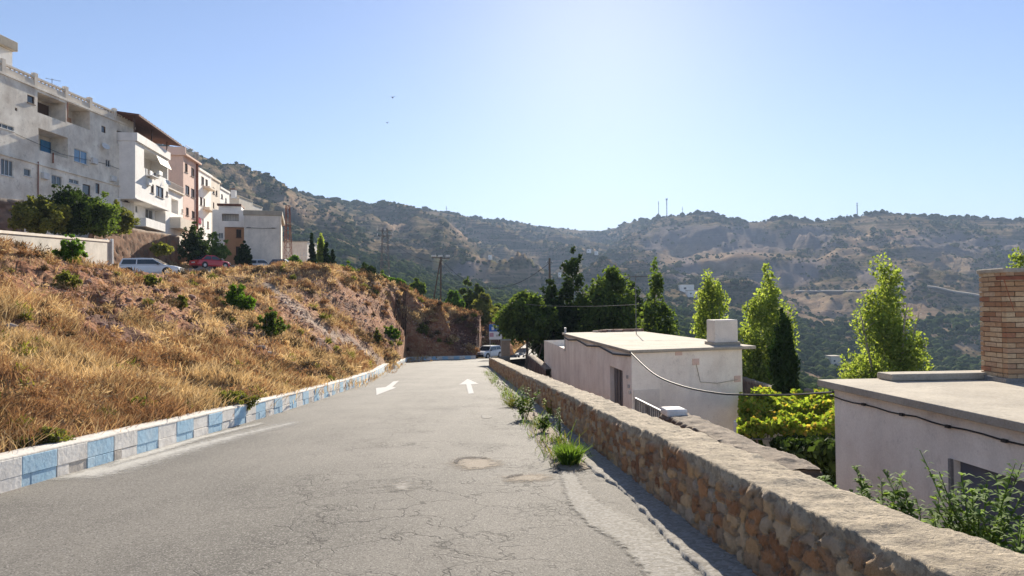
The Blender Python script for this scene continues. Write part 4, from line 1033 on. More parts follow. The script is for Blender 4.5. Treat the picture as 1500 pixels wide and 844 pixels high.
# ---- B: white building with balconies
uB = fac_dir(611)
OB = P(198, 300, 80.5); FB = Facade([OB[0], OB[1], 0], uB)
B = thing('balcony_house', FB.pt(0, P(198, 330, 80)[2]), 'bright white house with stacked balconies under a dark red roof awning', 'building')
uE = FB.hit(246.5, 240)[0]
zt_ = FB.hit(199, 195)[1]; z1_ = FB.hit(199, 207)[1]; zb2 = FB.hit(199.5, 290)[1]; zg = FB.hit(199, 336)[1]-2
Hs = [FB.rect(211, 245, 218, 246)+(2.0,), FB.rect(221, 225.5, 269, 282)+(.2,), FB.rect(228.5, 239.5, 271, 287)+(.2,), FB.rect(243.5, 246, 280, 287)+(.2,)]
Hs[0] = (Hs[0][0], uE-.35, Hs[0][2], z1_-.25, 2.0)
mb = MB(); holes_wall(mb, FB, 0, uE, zb2, z1_, Hs); body(mb, FB, 0, uE, zb2, z1_, 9, m=0); fbox(mb, FB, .0, uE, zb2-.14, zb2-.004, -9, .14)
obj('wall', mb, M['white_plaster'], B)
mb = MB(); fbox(mb, FB, -.1, uE+.1, z1_+.004, zt_, -9, .25); obj('parapet', mb, M['white_plaster'], B)
# lower storey set back
FB2 = Facade(FB.pt(0, 0, -1.6)*np.array([1, 1, 0]), uB)
Hl = [FB2.rect(213, 224, 305, 319)+(.2,), FB2.rect(198.5, 202, 301, 311)+(.2,)]
mb = MB(); holes_wall(mb, FB2, -.5, uE, zg, zb2-.16, Hl); body(mb, FB2, -.5, uE, zg, zb2-.16, 7); obj('lower_wall', mb, M['white_plaster'], B)
window(B, FB2, Hl[0]); window(B, FB2, Hl[1], mull=0)
for h in Hs[1:]: window(B, FB, h, frame='frame_brown', mull=1 if h[1]-h[0] > 1 else 0)
F2 = Facade(FB.pt(0, 0, -2.0)*np.array([1, 1, 0]), uB)
shutter(B, F2, (Hs[0][0]+.6, Hs[0][0]+1.7, Hs[0][2], Hs[0][2]+2), 'dark_interior', .05, 'door', False); shutter(B, F2, (Hs[0][0]+2.6, Hs[0][0]+4.2, Hs[0][2]+.6, Hs[0][2]+2), 'garage_grey', .05, 'shutter')
# sloped sun screen hanging in the loggia
mb = MB(); a = FB.rect(228, 245, 240, 250); mb.box((FB.pt(a[0], Hs[0][3]-.1, .05)+FB.pt(uE-.4, Hs[0][3]-1.0, .5))/2, (uE-.4-a[0])/2, .03, .62, FB.u, unit(FB.n+np.array([0, 0, .45])), unit(np.array([0, 0, 1])-FB.n*.45)); obj('sun_blind', mb, M['shutter'], B)
# balcony boxes
for (x0, x1, y0, y1, lab) in ((212, 240.5, 319, 331.5, 0), (199.5, 246, 287, 290, 1)):
    r = FB.rect(x0, x1, y0, y1)
    if lab == 0:
        mb = MB(); fbox(mb, FB, r[0], r[1], r[2], r[3], .0, .14); fbox(mb, FB, r[0], r[0]+.12, r[2], r[3], -1.6, 0); fbox(mb, FB, r[1]-.12, r[1], r[2], r[3], -1.6, 0); fbox(mb, FB, r[0]+.12, r[1]-.12, r[2], r[2]+.15, -1.6, 0); obj('balcony', mb, M['white_plaster'], B)
mb = MB(); r = FB.rect(213, 224, 256, 262); fbox(mb, FB, r[0], r[1], r[3]-.1, r[3], 0.003, .8); obj('window_canopy', mb, M['white_plaster'], B)
mb = MB(); r = FB.rect(214, 218.5, 262, 271); fbox(mb, FB, r[0], r[1], r[2], r[3], .003, .35); obj('air_conditioner', mb, M['frame_white'], B, bevel=.02)
mb = MB(); r = FB.rect(229, 234, 250, 256); fbox(mb, FB, r[0], r[1], r[2], r[3], .003, .35); obj('air_conditioner', mb, M['frame_white'], B, bevel=.02)
def dish(root, c, n_, rad=.42):
    n_ = unit(n_); a = unit(np.cross(n_, [0, 0, 1])); b_ = np.cross(a, n_); V = [np.array(c)]; N = 16
    for k in (.5, 1): V += [np.array(c)+(a*math.cos(t)+b_*math.sin(t))*rad*k+n_*.1*k*k for t in np.linspace(0, 2*math.pi, N, False)]
    mb = MB(); Fd = [(0, 1+i, 1+(i+1) % N) for i in range(N)]+[(1+i, 1+N+i, 1+N+(i+1) % N, 1+(i+1) % N) for i in range(N)]; mb.add(V, Fd)
    mb.tube([np.array(c)-n_*.3, np.array(c)], .02, 5); mb.tube([np.array(c)-b_*rad*.6, np.array(c)+n_*.4], .012, 4); obj('satellite_dish', mb, M['frame_white'], root, smooth_=True)
u_, z_ = FB.hit(241, 268); dish(B, FB.pt(u_, z_, .35), [.8, -.3, .5]); u_, z_ = FA.hit(30, 160); 
for (x, y) in ((64, 258), (164, 262), (136, 236)):
    u_, z_ = FA.hit(x, y); mb = MB(); fbox(mb, FA, u_-.4, u_+.4, z_-.3, z_+.3, .003, .32); obj('air_conditioner', mb, M['frame_white'], A, bevel=.02)
u_, z_ = FA.hit(150, 215); dish(A, FA.pt(u_, z_, .35), [.7, -.4, .5])
mb = MB(); u_, z_ = FA.hit(22, 196); mb.tube([FA.pt(u_, z_, .04), FA.pt(u_+6, z_-.6, .06), FA.pt(u_+13, z_-.2, .04), FA.pt(u_+20, z_-.5, .05)], .02, 4); obj('facade_cable', mb, M['cable'], A)
lt = thing('hanging_laundry', FB.pt(Hs[0][0]+1.5, Hs[0][2]), 'small dark and pale clothes hung over the top balcony edge of the white house', 'laundry')
for k, (u_, w2, h2, m_) in enumerate(((.5, .35, .7, 'garage_grey'), (1.2, .3, .9, 'dark_interior'), (1.9, .4, .6, 'sign_white'), (3.2, .3, .8, 'frame_brown'))):
    mb = MB(); u0_ = Hs[0][0]+u_; fbox(mb, FB, u0_, u0_+w2*1.4, Hs[0][2]-h2, Hs[0][2]+.03, .012, .045); obj('cloth', mb, M[m_], lt, bevel=.01)
# red-brown roof awning
za = FB.hit(200, 173)[1]; zc = FB.hit(250, 207)[1]
mb = MB(); p0 = FB.pt(-.6, za, .6); p1 = FB.pt(uE+1.6, za-.6, 1.2); p2 = FB.pt(uE+1.6, za+.1, -5); p3 = FB.pt(-.6, za+.7, -5); up = np.array([0, 0, .22]); mb.prism([p0, p1, p2, p3], up); 
n = 16
for k in range(n): q0 = p0+(p1-p0)*(k+.5)/n; q1 = p3+(p2-p3)*(k+.5)/n; mb.tube([q0+up, q1+up], .07, 4)
obj('awning_roof', mb, M['roof_brown'], B)
for u in (.1, uE*.5, uE-.1): mb = MB(); fbox(mb, FB, u-.06, u+.06, zt_+.004, za+.1, -.2, -.08); obj('awning_post', mb, M['frame_brown'], B)
mb = MB(); fbox(mb, FB, .2, uE-.2, zt_+.004, za-.1, -4.2, -4); obj('roof_wall', mb, M['dark_interior'], B)
p_ = FB.pt(uE*.92, zt_+2, -3); antenna('aerial', p_, P(241, 176, p_[1])[2]-p_[2], 'pale television aerial above the dark red awning of the balcony house', 'roof aerials', .1, 6)

# ---- C: low house between the white and pink ones
OC = FB.pt(uE+.2, 0, -.4); FC = Facade([OC[0], OC[1], 0], uB); C_ = thing('terrace_house', FC.pt(0, FC.hit(255, 335)[1]), 'small low white house with a roof terrace squeezed between balcony house and pink house', 'building')
uc1 = FC.hit(268, 300)[0]; zc1 = FC.hit(250, 279)[1]; zc0 = FC.hit(250, 336)[1]-2.5
Hc = [FC.rect(251, 261, 290, 311)+(1.4,), FC.rect(266, 268, 306, 312)+(.15,)]
mb = MB(); holes_wall(mb, FC, 0, uc1, zc0, zc1, Hc); body(mb, FC, 0, uc1, zc0, zc1, 7); obj('wall', mb, M['white_plaster'], C_)
mb = MB(); fbox(mb, FC, -.1, uc1+.1, zc1+.003, zc1+.18, -7, .35); obj('roof_slab', mb, M['cream_plaster'], C_)
balustrade('terrace_railing', C_, FC, .1, uc1-.1, zc1+.18, zc1+1.1, .1)
r = FC.rect(249, 268, 318, 334); mb = MB(); fbox(mb, FC, r[0], uc1, r[2], r[3], .0, 1.3); obj('terrace_wall', mb, M['cream_plaster'], C_)
window(C_, FC, Hc[1], mull=0)

# ---- D: pink house
OD = P(268.5, 300, 99); FD = Facade([OD[0], OD[1], 0], uB)
D_ = thing('pink_house', FD.pt(0, FD.hit(270, 340)[1]), 'tall narrow salmon pink house with a blank gable and railings on its flat roof', 'building')
ud = FD.hit(290.5, 280)[0]; zd = FD.hit(268.5, 228)[1]; zd0 = FD.hit(268.5, 338)[1]-3
Hd = [FD.rect(*r)+(.2,) for r in ((270.8, 275, 238.5, 251.5), (280, 284.5, 244.5, 257.5), (271.5, 277.5, 270.5, 284), (280, 285, 275.5, 288.5), (272.5, 276.5, 303.5, 315), (281, 285.5, 308.5, 319.5))]
mb = MB(); holes_wall(mb, FD, 0, ud, zd0, zd, Hd); body(mb, FD, 0, ud, zd0, zd, 9); obj('wall', mb, M['pink_plaster'], D_)
for h in Hd: window(D_, FD, h, frame='frame_brown', mull=1)
mb = MB(); fbox(mb, FD, -.1, ud, zd+.003, zd+.9, -9.2, -8.9); fbox(mb, FD, -.4, ud, zd+.003, zd+.25, -9.2, .5); obj('roof_slab', mb, M['pink_plaster'], D_)
mb = MB(); fbox(mb, FD, -.35, -.1, zd+.254, zd+1.15, -9.1, .4); obj('parapet', mb, M['pink_plaster'], D_)
balustrade('roof_railing', D_, FD, -.1, ud-.1, zd+.254, zd+1.5, .35, 'steel', .3)
# chimney flue
p0 = P(288.5, 336, FD.pt(ud-.3, 0)[1]-.6); p1 = P(290.5, 223, p0[1]); t_ = thing('flue_pipe', p0, 'tall rust red flue pipe standing between the pink house and the white row', 'pipe')
mb = MB(); mb.tube([p0, [p0[0], p0[1], p1[2]-1.4]], .22, 10); obj('pipe', mb, M['rust'], t_); mb = MB(); mb.tube([[p0[0], p0[1], p1[2]-1.4], [p0[0], p0[1], p1[2]]], .26, 10); obj('pipe_cowl', mb, M['grey_block'], t_)

# ---- E: row of white houses going away
def row_house(px0, px1, D, ytop, ybot, label, wl, mat='white_plaster', vx=611, name='white_house', depth=9):
    O = P(px0, ytop, D); fc = Facade([O[0], O[1], 0], fac_dir(vx)); zt_ = O[2]; z0 = P(px0, ybot, D)[2]-2; u1_ = fc.hit(px1, 300)[0]
    t_ = thing(name, fc.pt(0, z0), label, 'building', None); Hh = [fc.rect(*r)+(.2,) for r in wl]
    Hh = [h for h in Hh if h[1] < u1_-.02 and h[0] > .02]
    mb = MB(); holes_wall(mb, fc, 0, u1_, z0, zt_, Hh); body(mb, fc, 0, u1_, z0, zt_, depth); obj('wall', mb, M[mat], t_)
    for h in Hh: window(t_, fc, h, frame='frame_brown', mull=1 if h[1]-h[0] > 1.2 else 0)
    mb = MB(); fbox(mb, fc, -.05, u1_+.05, zt_+.003, zt_+.35, -.25, .18); obj('parapet', mb, M[mat], t_)
    return t_, fc, u1_, zt_
e1 = row_house(290.8, 309.5, 107, 249, 340, 'tall white house with many windows just right of the rust red flue', [(295, 299, 258, 270), (301, 304.5, 262, 273), (293, 296.5, 288, 300), (298, 300.5, 290, 302), (291.5, 294.5, 318, 328), (296.5, 298.5, 320, 331), (303.5, 306, 324, 334)])
mb = MB(); r = e1[1].rect(297, 307, 273.5, 275); fbox(mb, e1[1], r[0], r[1], r[2], r[3]+.1, .003, 1.0); obj('balcony', mb, M['cream_plaster'], e1[0]); mb = MB(); r = e1[1].rect(297, 307, 303, 307); fbox(mb, e1[1], r[0], r[1], r[2], r[3], .003, 1.0); obj('balcony', mb, M['cream_plaster'], e1[0])
mb = MB(); r = e1[1].rect(290.9, 294.5, 318.5, 327); fbox(mb, e1[1], r[0]+.03, r[1], r[2], r[3], .003, .08); obj('shutter', mb, M['lamp_red'], e1[0])
e2 = row_house(309.5, 322, 116, 261, 335, 'narrow cream white house behind the tall white one, stepping down the hill', [(311.5, 314.5, 274, 283), (316, 318.5, 278, 286), (312, 314, 296, 305)], 'cream_plaster')
e3 = row_house(322, 336, 126, 276, 330, 'far white house with rounded parapet above the brown roofed one', [(324, 326.5, 284, 290), (330, 332, 290, 296)])
def boxhouse(name, x0, x1, y0, y1, D, depth, mat, label, yaw=0):
    a, b = P(x0, y0, D), P(x1, y0, D); z0 = P(x0, y1, D)[2]; u = unit([b[0]-a[0], 0, 0]); fc = Facade([a[0], a[1], 0], u+np.array([0, yaw, 0]))
    t_ = thing(name, fc.pt(0, z0), label, 'building'); L = (b[0]-a[0]); mb = MB(); holes_wall(mb, fc, 0, L, z0, a[2], []); body(mb, fc, 0, L, z0, a[2], depth); obj('wall', mb, M[mat], t_)
    mb = MB(); fbox(mb, fc, -.12, L+.12, a[2]+.003, a[2]+.2, -depth-.1, .12); obj('roof', mb, M['roof_cement'], t_); return t_, fc, L, a[2], z0
e4 = boxhouse('hill_house', 334, 350, 288, 325, 150, 8, 'cream_plaster', 'pale house with a square chimney high behind the brown roofed house')
p_ = P(342.5, 289, 149); mb = MB(); mb.box((p_[0], p_[1], p_[2]+.6), .45, .45, .9); obj('chimney', mb, M['white_plaster'], e4[0]); mb = MB(); mb.box((p_[0], p_[1], p_[2]+1.62), .55, .55, .12); obj('chimney_pot', mb, M['roof_brown'], e4[0])
e5 = boxhouse('hill_house', 350, 366, 298, 325, 160, 8, 'box_plaster', 'small beige house peeping over the roof of the plain grey block')

# ---- F: white and brick house facing the camera
DF = 97
def flat_facade(x0, x1, y0, y1, D, yaw=0): a, b = P(x0, y0, D), P(x1, y0, D); fc = Facade([a[0], a[1], 0], [1, yaw, 0]); return fc, fc.hit(x1, y0)[0], a[2], P(x0, y1, D)[2]
FF, LF, zF, zF0 = flat_facade(311, 357.5, 307, 386, DF, .29)
F_ = thing('brick_house', FF.pt(0, zF0), 'white house with a bare orange brick corner and brown roof beside the plain grey block', 'building')
Hf = [FF.rect(*r)+(d,) for r, d in (((325, 350, 313, 323.5), 1.3), ((320, 327, 341, 349.5), .2), ((346, 353.5, 336, 348), .2), ((345.5, 351.5, 361, 375), .2))]
us = FF.hit(329, 340)[0]; zs = FF.hit(329, 332)[1]
mb = MB(); holes_wall(mb, FF, 0, LF, zs, zF, [Hf[0]]); holes_wall(mb, FF, 0, us, zF0-1, zs, [Hf[1]]); body(mb, FF, 0, LF, zF0-1, zF, 8); obj('wall', mb, M['white_plaster'], F_)
mb = MB(); holes_wall(mb, FF, us, LF, zF0-1, zs, Hf[2:]); obj('brick_wall', mb, M['orange_brick'], F_)
window(F_, FF, Hf[1]); window(F_, FF, Hf[2], frame='frame_brown', glass='dark_interior'); shutter(F_, FF, Hf[3], 'dark_interior', -.1, 'door', False)
balustrade('balcony_railing', F_, FF, Hf[0][0]+.03, Hf[0][1]-.03, Hf[0][2], Hf[0][2]+.9, -.05, 'frame_brown', .2)
zrf = FF.hit(325, 305)[1]; mb = MB(); fbox(mb, FF, FF.hit(319, 305)[0], LF-.4, zF+.003, zF+.65, -6, -1); obj('upper_storey', mb, M['white_plaster'], F_)
mb = MB(); ua, ub_ = FF.hit(317, 305)[0], FF.hit(353, 305)[0]; zr0 = zF+.66; mb.prism([FF.pt(ua, zr0, -.6), FF.pt(ub_, zr0, -.6), FF.pt(ub_, zr0+.35, -6.5), FF.pt(ua, zr0+.35, -6.5)], (0, 0, .28)); obj('tiled_roof', mb, M['roof_brown'], F_)
mb = MB(); fbox(mb, FF, us, LF+.05, zs-.08, zs+.1, .003, .25); obj('balcony_slab', mb, M['white_plaster'], F_)

# ---- G: plain rendered block
FG, LG, zG, zG0 = flat_facade(357.5, 409.5, 315, 390, 92, .29)
G_ = thing('grey_block_house', FG.pt(0, zG0), 'plain windowless grey beige block with a heavy cement cornice standing right of the brick house', 'building')
mb = MB(); holes_wall(mb, FG, 0, LG, zG0-1.5, zG, []); body(mb, FG, 0, LG, zG0-1.5, zG, 12)
obj('wall', mb, M['box_plaster'], G_)
mb = MB(); fbox(mb, FG, -.1, LG+.35, zG+.003, zG+.62, -12.3, .15); obj('cornice', mb, M['roof_cement'], G_, bevel=.03)
mb = MB(); fbox(mb, FG, LG-.01, LG+.18, zG0-1.5, zG-.003, -.5, .06); obj('corner_pilaster', mb, M['cream_plaster'], G_)
mb = MB(); zc_ = FG.hit(380, 334)[1]; mb.tube([FG.pt(.3, zc_, .12), FG.pt(LG*.5, zc_-.06, .12), FG.pt(LG-.4, zc_, .12)], .025, 4); obj('wall_cable', mb, M['cable'], G_)
mb = MB(); fbox(mb, FG, LG-1.0, LG-.6, zc_-.06, zc_+.06, .003, .12); obj('cable_bracket', mb, M['steel'], G_); mb = MB(); fbox(mb, FG, .3, .8, zc_-.05, zc_+.05, .003, .12); obj('cable_bracket', mb, M['steel'], G_)

# ---- terrace wall under the houses, block wall at far left
def tw(name, x0, y0, D0_, x1, y1, D1_, hb, mat, label, size=(.5, .28)):
    a, b = P(x0, y0, D0_), P(x1, y1, D1_); h = hb
    a2, b2 = a-[0, 0, h], b-[0, 0, h]; rt = unit([-(b-a)[1], (b-a)[0], 0])
    return tag(stone_wall(name, a2, b2, rt, h, .5, 1.0, mat, near=.12, size=size, cap=.05, rough=2.2, hvar=.05), label, 'wall')
tw('terrace_wall', 138, 326, 71, 262, 345.5, 93, 6.0, 'stone_brown', 'high brown rubble retaining wall below the white balcony house', (.6, .35))
tw('terrace_wall', -160, 284, 50, 34, 293, 60, 6.5, 'stone_dark', 'grey block retaining wall under the left end of the long cream block', (.7, .3))
# low rendered wall with white frame end
a, b = P(-140, 333, 21), P(0, 337, 27.5); c = P(163, 352, 39)
for nm, p, q_, lab in (('garden_wall', a, b, 'low beige rendered wall at the top of the bank, part cut by the left edge'), ('garden_wall', b, c, 'low rendered wall running to a white post above the bank')):
    t_ = thing(nm, (p+q_)/2-[0, 0, 1.4], lab, 'wall'); u = unit(q_-p); lf = unit([-u[1], u[0], 0]); L = np.linalg.norm(q_-p)/2
    mb = MB(); uph = unit([u[0], u[1], 0]); mb.prism([p-[0, 0, 1.9], q_-[0, 0, 1.9], q_+lf*.2-[0, 0, 1.9], p+lf*.2-[0, 0, 1.9]], (0, 0, 1.78)); obj('wall_body', mb, M['render_panel'], t_)
    mb = MB(); mb.prism([p-lf*.05-[0, 0, .117], q_-lf*.05-[0, 0, .117], q_+lf*.25-[0, 0, .117], p+lf*.25-[0, 0, .117]], (0, 0, .11)); obj('coping', mb, M['cream_plaster'], t_)
mb = MB(); mb.box(c+np.array([.1, -.12, -.62]), .06, .06, .68); mb.box(c+np.array([-.9, -.22, -.02]), 1.0, .05, .05, unit([1, -.25, 0]), (0, 1, 0)); obj('x', mb, M['frame_white']).name = 'white_post'
tag(bpy.data.objects['white_post'], 'white painted post with a short top rail at the end of the low rendered wall', 'post')
# pale low building past the grey block
e6 = boxhouse('low_house', 414, 450, 355, 392, 135, 10, 'lilac_plaster', 'long low pinkish building with a reddish roof line behind the lattice mast')
mb = MB()
for k in range(9): p = P(418+k*4.5, 381, 120); mb.tube([p, p+[0, 0, 1.3]], .06, 4)
p, q_ = P(416, 374, 120), P(456, 374, 120); mb.tube([p, q_], .05, 4)
tag(obj('white_fence', mb, M['frame_white']), 'small white post fence in front of the low pinkish building', 'fence')

# ================================================================== right-hand houses
# ---- middle house
pA = P(925, 513, 22.0); pB = P(828, 487.5, 35.2); zr = pA[2]
uM = unit([pA[0]-pB[0], pA[1]-pB[1], 0])                 # towards the camera
pA = np.array([pA[0], pA[1], zr]); Wd = P(1088, 512, 23.4)
FM = Facade([pB[0], pB[1], 0], uM); LM = FM.hit(925, 520)[0]
uf = unit([Wd[0]-pA[0], Wd[1]-pA[1], 0]); FN = Facade([FM.pt(LM, 0)[0], FM.pt(LM, 0)[1], 0], uf); LN = FN.hit(1087.5, 560)[0]
H_ = thing('flat_roofed_house', FM.pt(LM, -5), 'low lilac white house with grey door and a concrete stub on its flat roof', 'building')
door = FM.rect(893.5, 913, 536, 610); door = (door[0], door[1], door[3]-2.15, door[3], .22)
mb = MB(); z0 = -6.0; FMl = FM.hit(797, 505)[0]
zst = FM.hit(800, 500)[1]
holes_wall(mb, FM, 0, LM, z0, zr-.1, [door]); holes_wall(mb, FM, FMl, 0, z0, zst, [])
hole2 = FN.rect(922, 935, 572, 612)
holes_wall(mb, FN, 0, LN, z0, zr-.1, [])
nM, nN = FM.n, FN.n
cA, cB = FM.pt(LM, 0), FN.pt(LN, 0); cD = FM.pt(0, 0); cC = cD+(cB-cA); cE = FM.pt(FMl, 0); cF = cE+(cB-cA)*.55; cG = cD+(cB-cA)*.55
def vq(a, b, z0_, z1_, m=0): mb.quad([a[0], a[1], z0_], [b[0], b[1], z0_], [b[0], b[1], z1_], [a[0], a[1], z1_], m)
vq(cB, cC, z0, zr-.1); vq(cC, cD, zst-.3, zr-.1); vq(cE, cF, z0, zst); vq(cF, cG, z0, zst)
mb.poly([[p[0], p[1], zst-.35] for p in (cE, cD, cG, cF)])
obj('wall', mb, M['lilac_plaster'], H_)
mb = MB(); o1 = -.14
def out(p, a, b): return np.array([p[0]+a*nM[0]+b*nN[0], p[1]+a*nM[1]+b*nN[1], zr-.097])
ctr = (cA+cC)/2
mb.prism([out(cA, .12, .10), out(cB, -.12-.25*0, .10)+np.append(uf[:2]*.35, 0), out(cC, -.1, -.1), out(cD, .12, -.1)], (0, 0, .10))
obj('roof_slab', mb, M['roof_cement'], H_, bevel=.02)
mb = MB()
for i in range(26):                          # broken stones and tiles lying along the far edge
    f = random.random(); p = cC+(cD-cC)*f*.6; mb.box([p[0]+random.uniform(-.1, .1), p[1]-random.uniform(.1, .5), zr+.06], random.uniform(.1, .25), random.uniform(.06, .12), random.uniform(.03, .07), unit([1, random.uniform(-.3, .3), 0]))
obj('roof_edge_stones', mb, M['rubble'], H_)
mb = MB(); p = P(1058, 500, 24.4); zq = zr+.004; mb.box([p[0], p[1], zq+.42], .46, .4, .42, uf, uM); obj('roof_stub', mb, M['box_plaster'], H_, bevel=.03)
mb = MB(); mb.box([p[0], p[1], zq+.05], .52, .46, .05, uf, uM); obj('stub_footing', mb, M['roof_cement'], H_)
shutter(H_, FM, door, 'door_grey', -.15, 'door', False)
mb = MB(); fbox(mb, FM, door[0]+.5, door[0]+.52, door[2]+.02, door[3]-.02, -.149, -.13); fbox(mb, FM, (door[0]+door[1])/2-.02, (door[0]+door[1])/2+.02, door[2]+.02, door[3]-.02, -.149, -.12); obj('door_rails', mb, M['steel'], H_)
mb = MB(); r = (.16, .85, hole2[3]-1.7, hole2[3]); fbox(mb, FN, .05, .95, r[2], r[3], .003, .03); obj('grey_patch', mb, M['box_plaster'], H_)
p0, p1 = P(919, 548, 21.9), P(919, 571, 21.9); mb = MB(); u_, z_ = FM.hit(922, 540); 
for (x, y) in ((920, 552), (922, 566), (924, 575)): mb = MB(); a_, b_ = FM.hit(x, y); fbox(mb, FM, a_-.05, a_+.05, b_-.05, b_+.05, .003, .06); obj('meter_box', mb, M['steel_light'], H_)
mb = MB(); pts = [FM.pt(u, zr-.22-.06*math.sin(u*1.3)+(u/LM)*.0, .05) for u in np.linspace(0, LM, 12)]; mb.tube(pts, .03, 5); obj('eaves_cable', mb, M['cable'], H_)
for (x, y) in ((994, 516), (1019, 530), (1080, 555)):
    mb = MB(); a_, b_ = FN.hit(x, y); mb.box(FN.pt(a_, b_, .01), .12, .012, .1, FN.u, FN.n); obj('plaster_patch', mb, M['pink_plaster'], H_)
mb = MB(); a_, b_ = FN.hit(1019, 532); a2, b2 = FN.hit(1080, 556); mb.tube([FN.pt(a_, b_, .02), FN.pt(a_+.15, b_-.6, .02), FN.pt((a_+a2)/2, b2-.08, .02), FN.pt(a2, b2, .02)], .012, 4); obj('wall_wire', mb, M['shutter'], H_)
mb = MB(); p = FM.pt(0, 0, .0); mb.tube([[p[0], p[1], zst-.1], [p[0], p[1], zr+.25]], .06, 6); obj('corner_pipe', mb, M['steel_light'], H_)
# roof mast
p = P(932, 488, 33); tag_ = antenna('roof_mast', [p[0], p[1], zr], P(932, 402, 33)[2]-zr, 'thin tall bare mast at the back of the middle house roof', None, .2, 2, .02)

# ---- right house
pA2 = P(1222, 566, 12.6); zr2 = P(1210, 558, 12.6)[2]
uW = unit([-(d_road[0]), -d_road[1], 0]); FW = Facade([pA2[0], pA2[1], 0], uW); LW = 9.0
R_ = thing('garage_house', FW.pt(LW/2, -5), 'lilac white house at the right edge with a dark garage opening in its wall', 'building')
gar = FW.rect(1397, 1560, 673, 800); gar = (gar[0], gar[0]+3.4, gar[3]-2.6, gar[3], .14)
mb = MB(); holes_wall(mb, FW, 0, LW, -6.5, zr2-.12, [gar]); body(mb, FW, 0, LW, -6.5, zr2-.12, 8); obj('wall', mb, M['lilac_plaster'], R_)
mb = MB(); fbox(mb, FW, -.25, LW+.3, zr2-.117, zr2, -8.2, .18); obj('roof_slab', mb, M['roof_cement'], R_, bevel=.015)
mb = MB(); fbox(mb, FW, -.2, .25, zr2+.003, zr2+.12, -7.6, -.9); obj('roof_kerb', mb, M['roof_cement'], R_, bevel=.02)
shutter(R_, FW, gar, 'garage_grey', -.09, 'garage_door', False)
mb = MB(); fbox(mb, FW, gar[0]-.06, gar[0]-.004, gar[2], gar[3], .003, .04); obj('door_jamb', mb, M['grey_block'], R_)
mb = MB(); pts = []
for k in range(28):
    u = k*LW/27; pts.append(FW.pt(u, zr2-.26-.03*abs(math.sin(k*.9)), .05))
mb.tube(pts, .012, 4)
for k in range(0, 28, 3): mb.box(pts[k], .04, .02, .02, FW.u, FW.n)
obj('wall_cable', mb, M['cable'], R_)
# brick chimney: real courses
cx = P(1476, 553, 12.0); L0 = .92; zc0 = zr2+.002; zc1 = P(1435, 392, 12.0)[2]
CH = thing('brick_chimney', [cx[0]+L0/2, 12.0+.35, zc0], 'tall square stack of pale orange bricks standing on the right house roof', 'chimney')
mb = MB(); sid = []
ux, uy = unit([1, -.02, 0]), unit([.02, 1, 0]); nc = 21; ch = (zc1-zc0-.12)/nc
def brick(c, hx, hy, hz, val):
    k = len(mb.v); mb.box(c, hx, hy, hz, ux, uy); sid.extend([val]*(len(mb.v)-k))
mort = []
brick([cx[0]+L0/2, 12.35, (zc0+zc1)/2-.06], L0/2-.035, .31, (zc1-zc0)/2-.08, .5); ncore = 8
for i in range(nc):
    z = zc0+.06+ch*(i+.5); offs = 0 if i % 2 else .155
    x = -.0
    edges = sorted({0, L0, *[e for e in (offs+.31*k for k in range(-1, 5)) if 0.05 < e < L0-.05]})
    for a, b in zip(edges[:-1], edges[1:]):
        j = random.uniform(-.008, .008); brick(np.array([cx[0], 12.0, z])+ux*((a+b)/2)+uy*(.06+j), (b-a)/2-.007, .06, ch/2-.007, random.random())
    edges = sorted({0.12, .7, *[e for e in (.31*k+(.12 if i % 2 else .27) for k in range(3)) if .18 < e < .64]})
    for a, b in zip(edges[:-1], edges[1:]):
        for side in (0, 1):
            brick(np.array([cx[0], 12.0, z])+ux*(.06 if side == 0 else L0-.06)+uy*((a+b)/2), .06, (b-a)/2-.007, ch/2-.007, random.random())
o = obj('brick_stack', mb, M['chimney_brick'], CH)
at = o.data.attributes.new('sid', 'FLOAT', 'POINT'); at.data.foreach_set('value', np.array(sid, np.float32))
at = o.data.attributes.new('mortar', 'FLOAT', 'POINT'); v_ = np.zeros(len(sid), np.float32); v_[:ncore] = 1; at.data.foreach_set('value', v_)
mb = MB(); mb.box([cx[0]+L0/2, 12.35, zc1-.05], L0/2+.02, .37, .04, ux, uy); obj('chimney_cap', mb, M['roof_cement'], CH, bevel=.02)
mb = MB(); mb.box([cx[0]+L0/2, 12.35, zc0+.03], L0/2+.05, .4, .045, ux, uy); obj('chimney_base', mb, M['grey_block'], CH)
a_, b_ = P(1468, 407, 11.9), P(1560, 407, 11.7); mb = MB(); mb.box((a_+b_)/2, .6, .03, .03); mb.tube([a_+[.02, 0, 0], P(1485, 455, 11.95)], .008, 4); tag(obj('iron_bar', mb, M['rust']), 'rusty iron bar and thin wire fixed across the top of the brick chimney', 'bar')
# railing beside the stairs
ra = thing('stair_railing', rp(12, 3.1, 0), 'dark iron railing of thin upright bars in front of the middle house', 'railing')
p0, p1 = P(931, 584, 14.2), P(969, 603, 12.0); mb = MB(); mb.tube([p0, p1], .022, 6); mb.tube([p0-[0, 0, .75], p1-[0, 0, .75]], .018, 6); obj('rails', mb, M['steel'], ra)
mb = MB()
for k in range(15): p = p0+(p1-p0)*k/14; mb.tube([p, p-[0, 0, 1.0 if k % 7 == 0 else .78]], .013 if k % 7 else .022, 5)
obj('bars', mb, M['steel'], ra)
# stairs / ramp slab below the main wall
mb = MB(); nst = 16
for k in range(nst): c = rp(5+k*.62, 2.9, -.75); mb.box([c[0], c[1], c[2]-.5], .42, .31, .5, rh, dh)
tag(obj('stone_steps', mb, M['concrete_old']), 'rough concrete steps going down between the ochre wall and the dark parapet', 'steps')
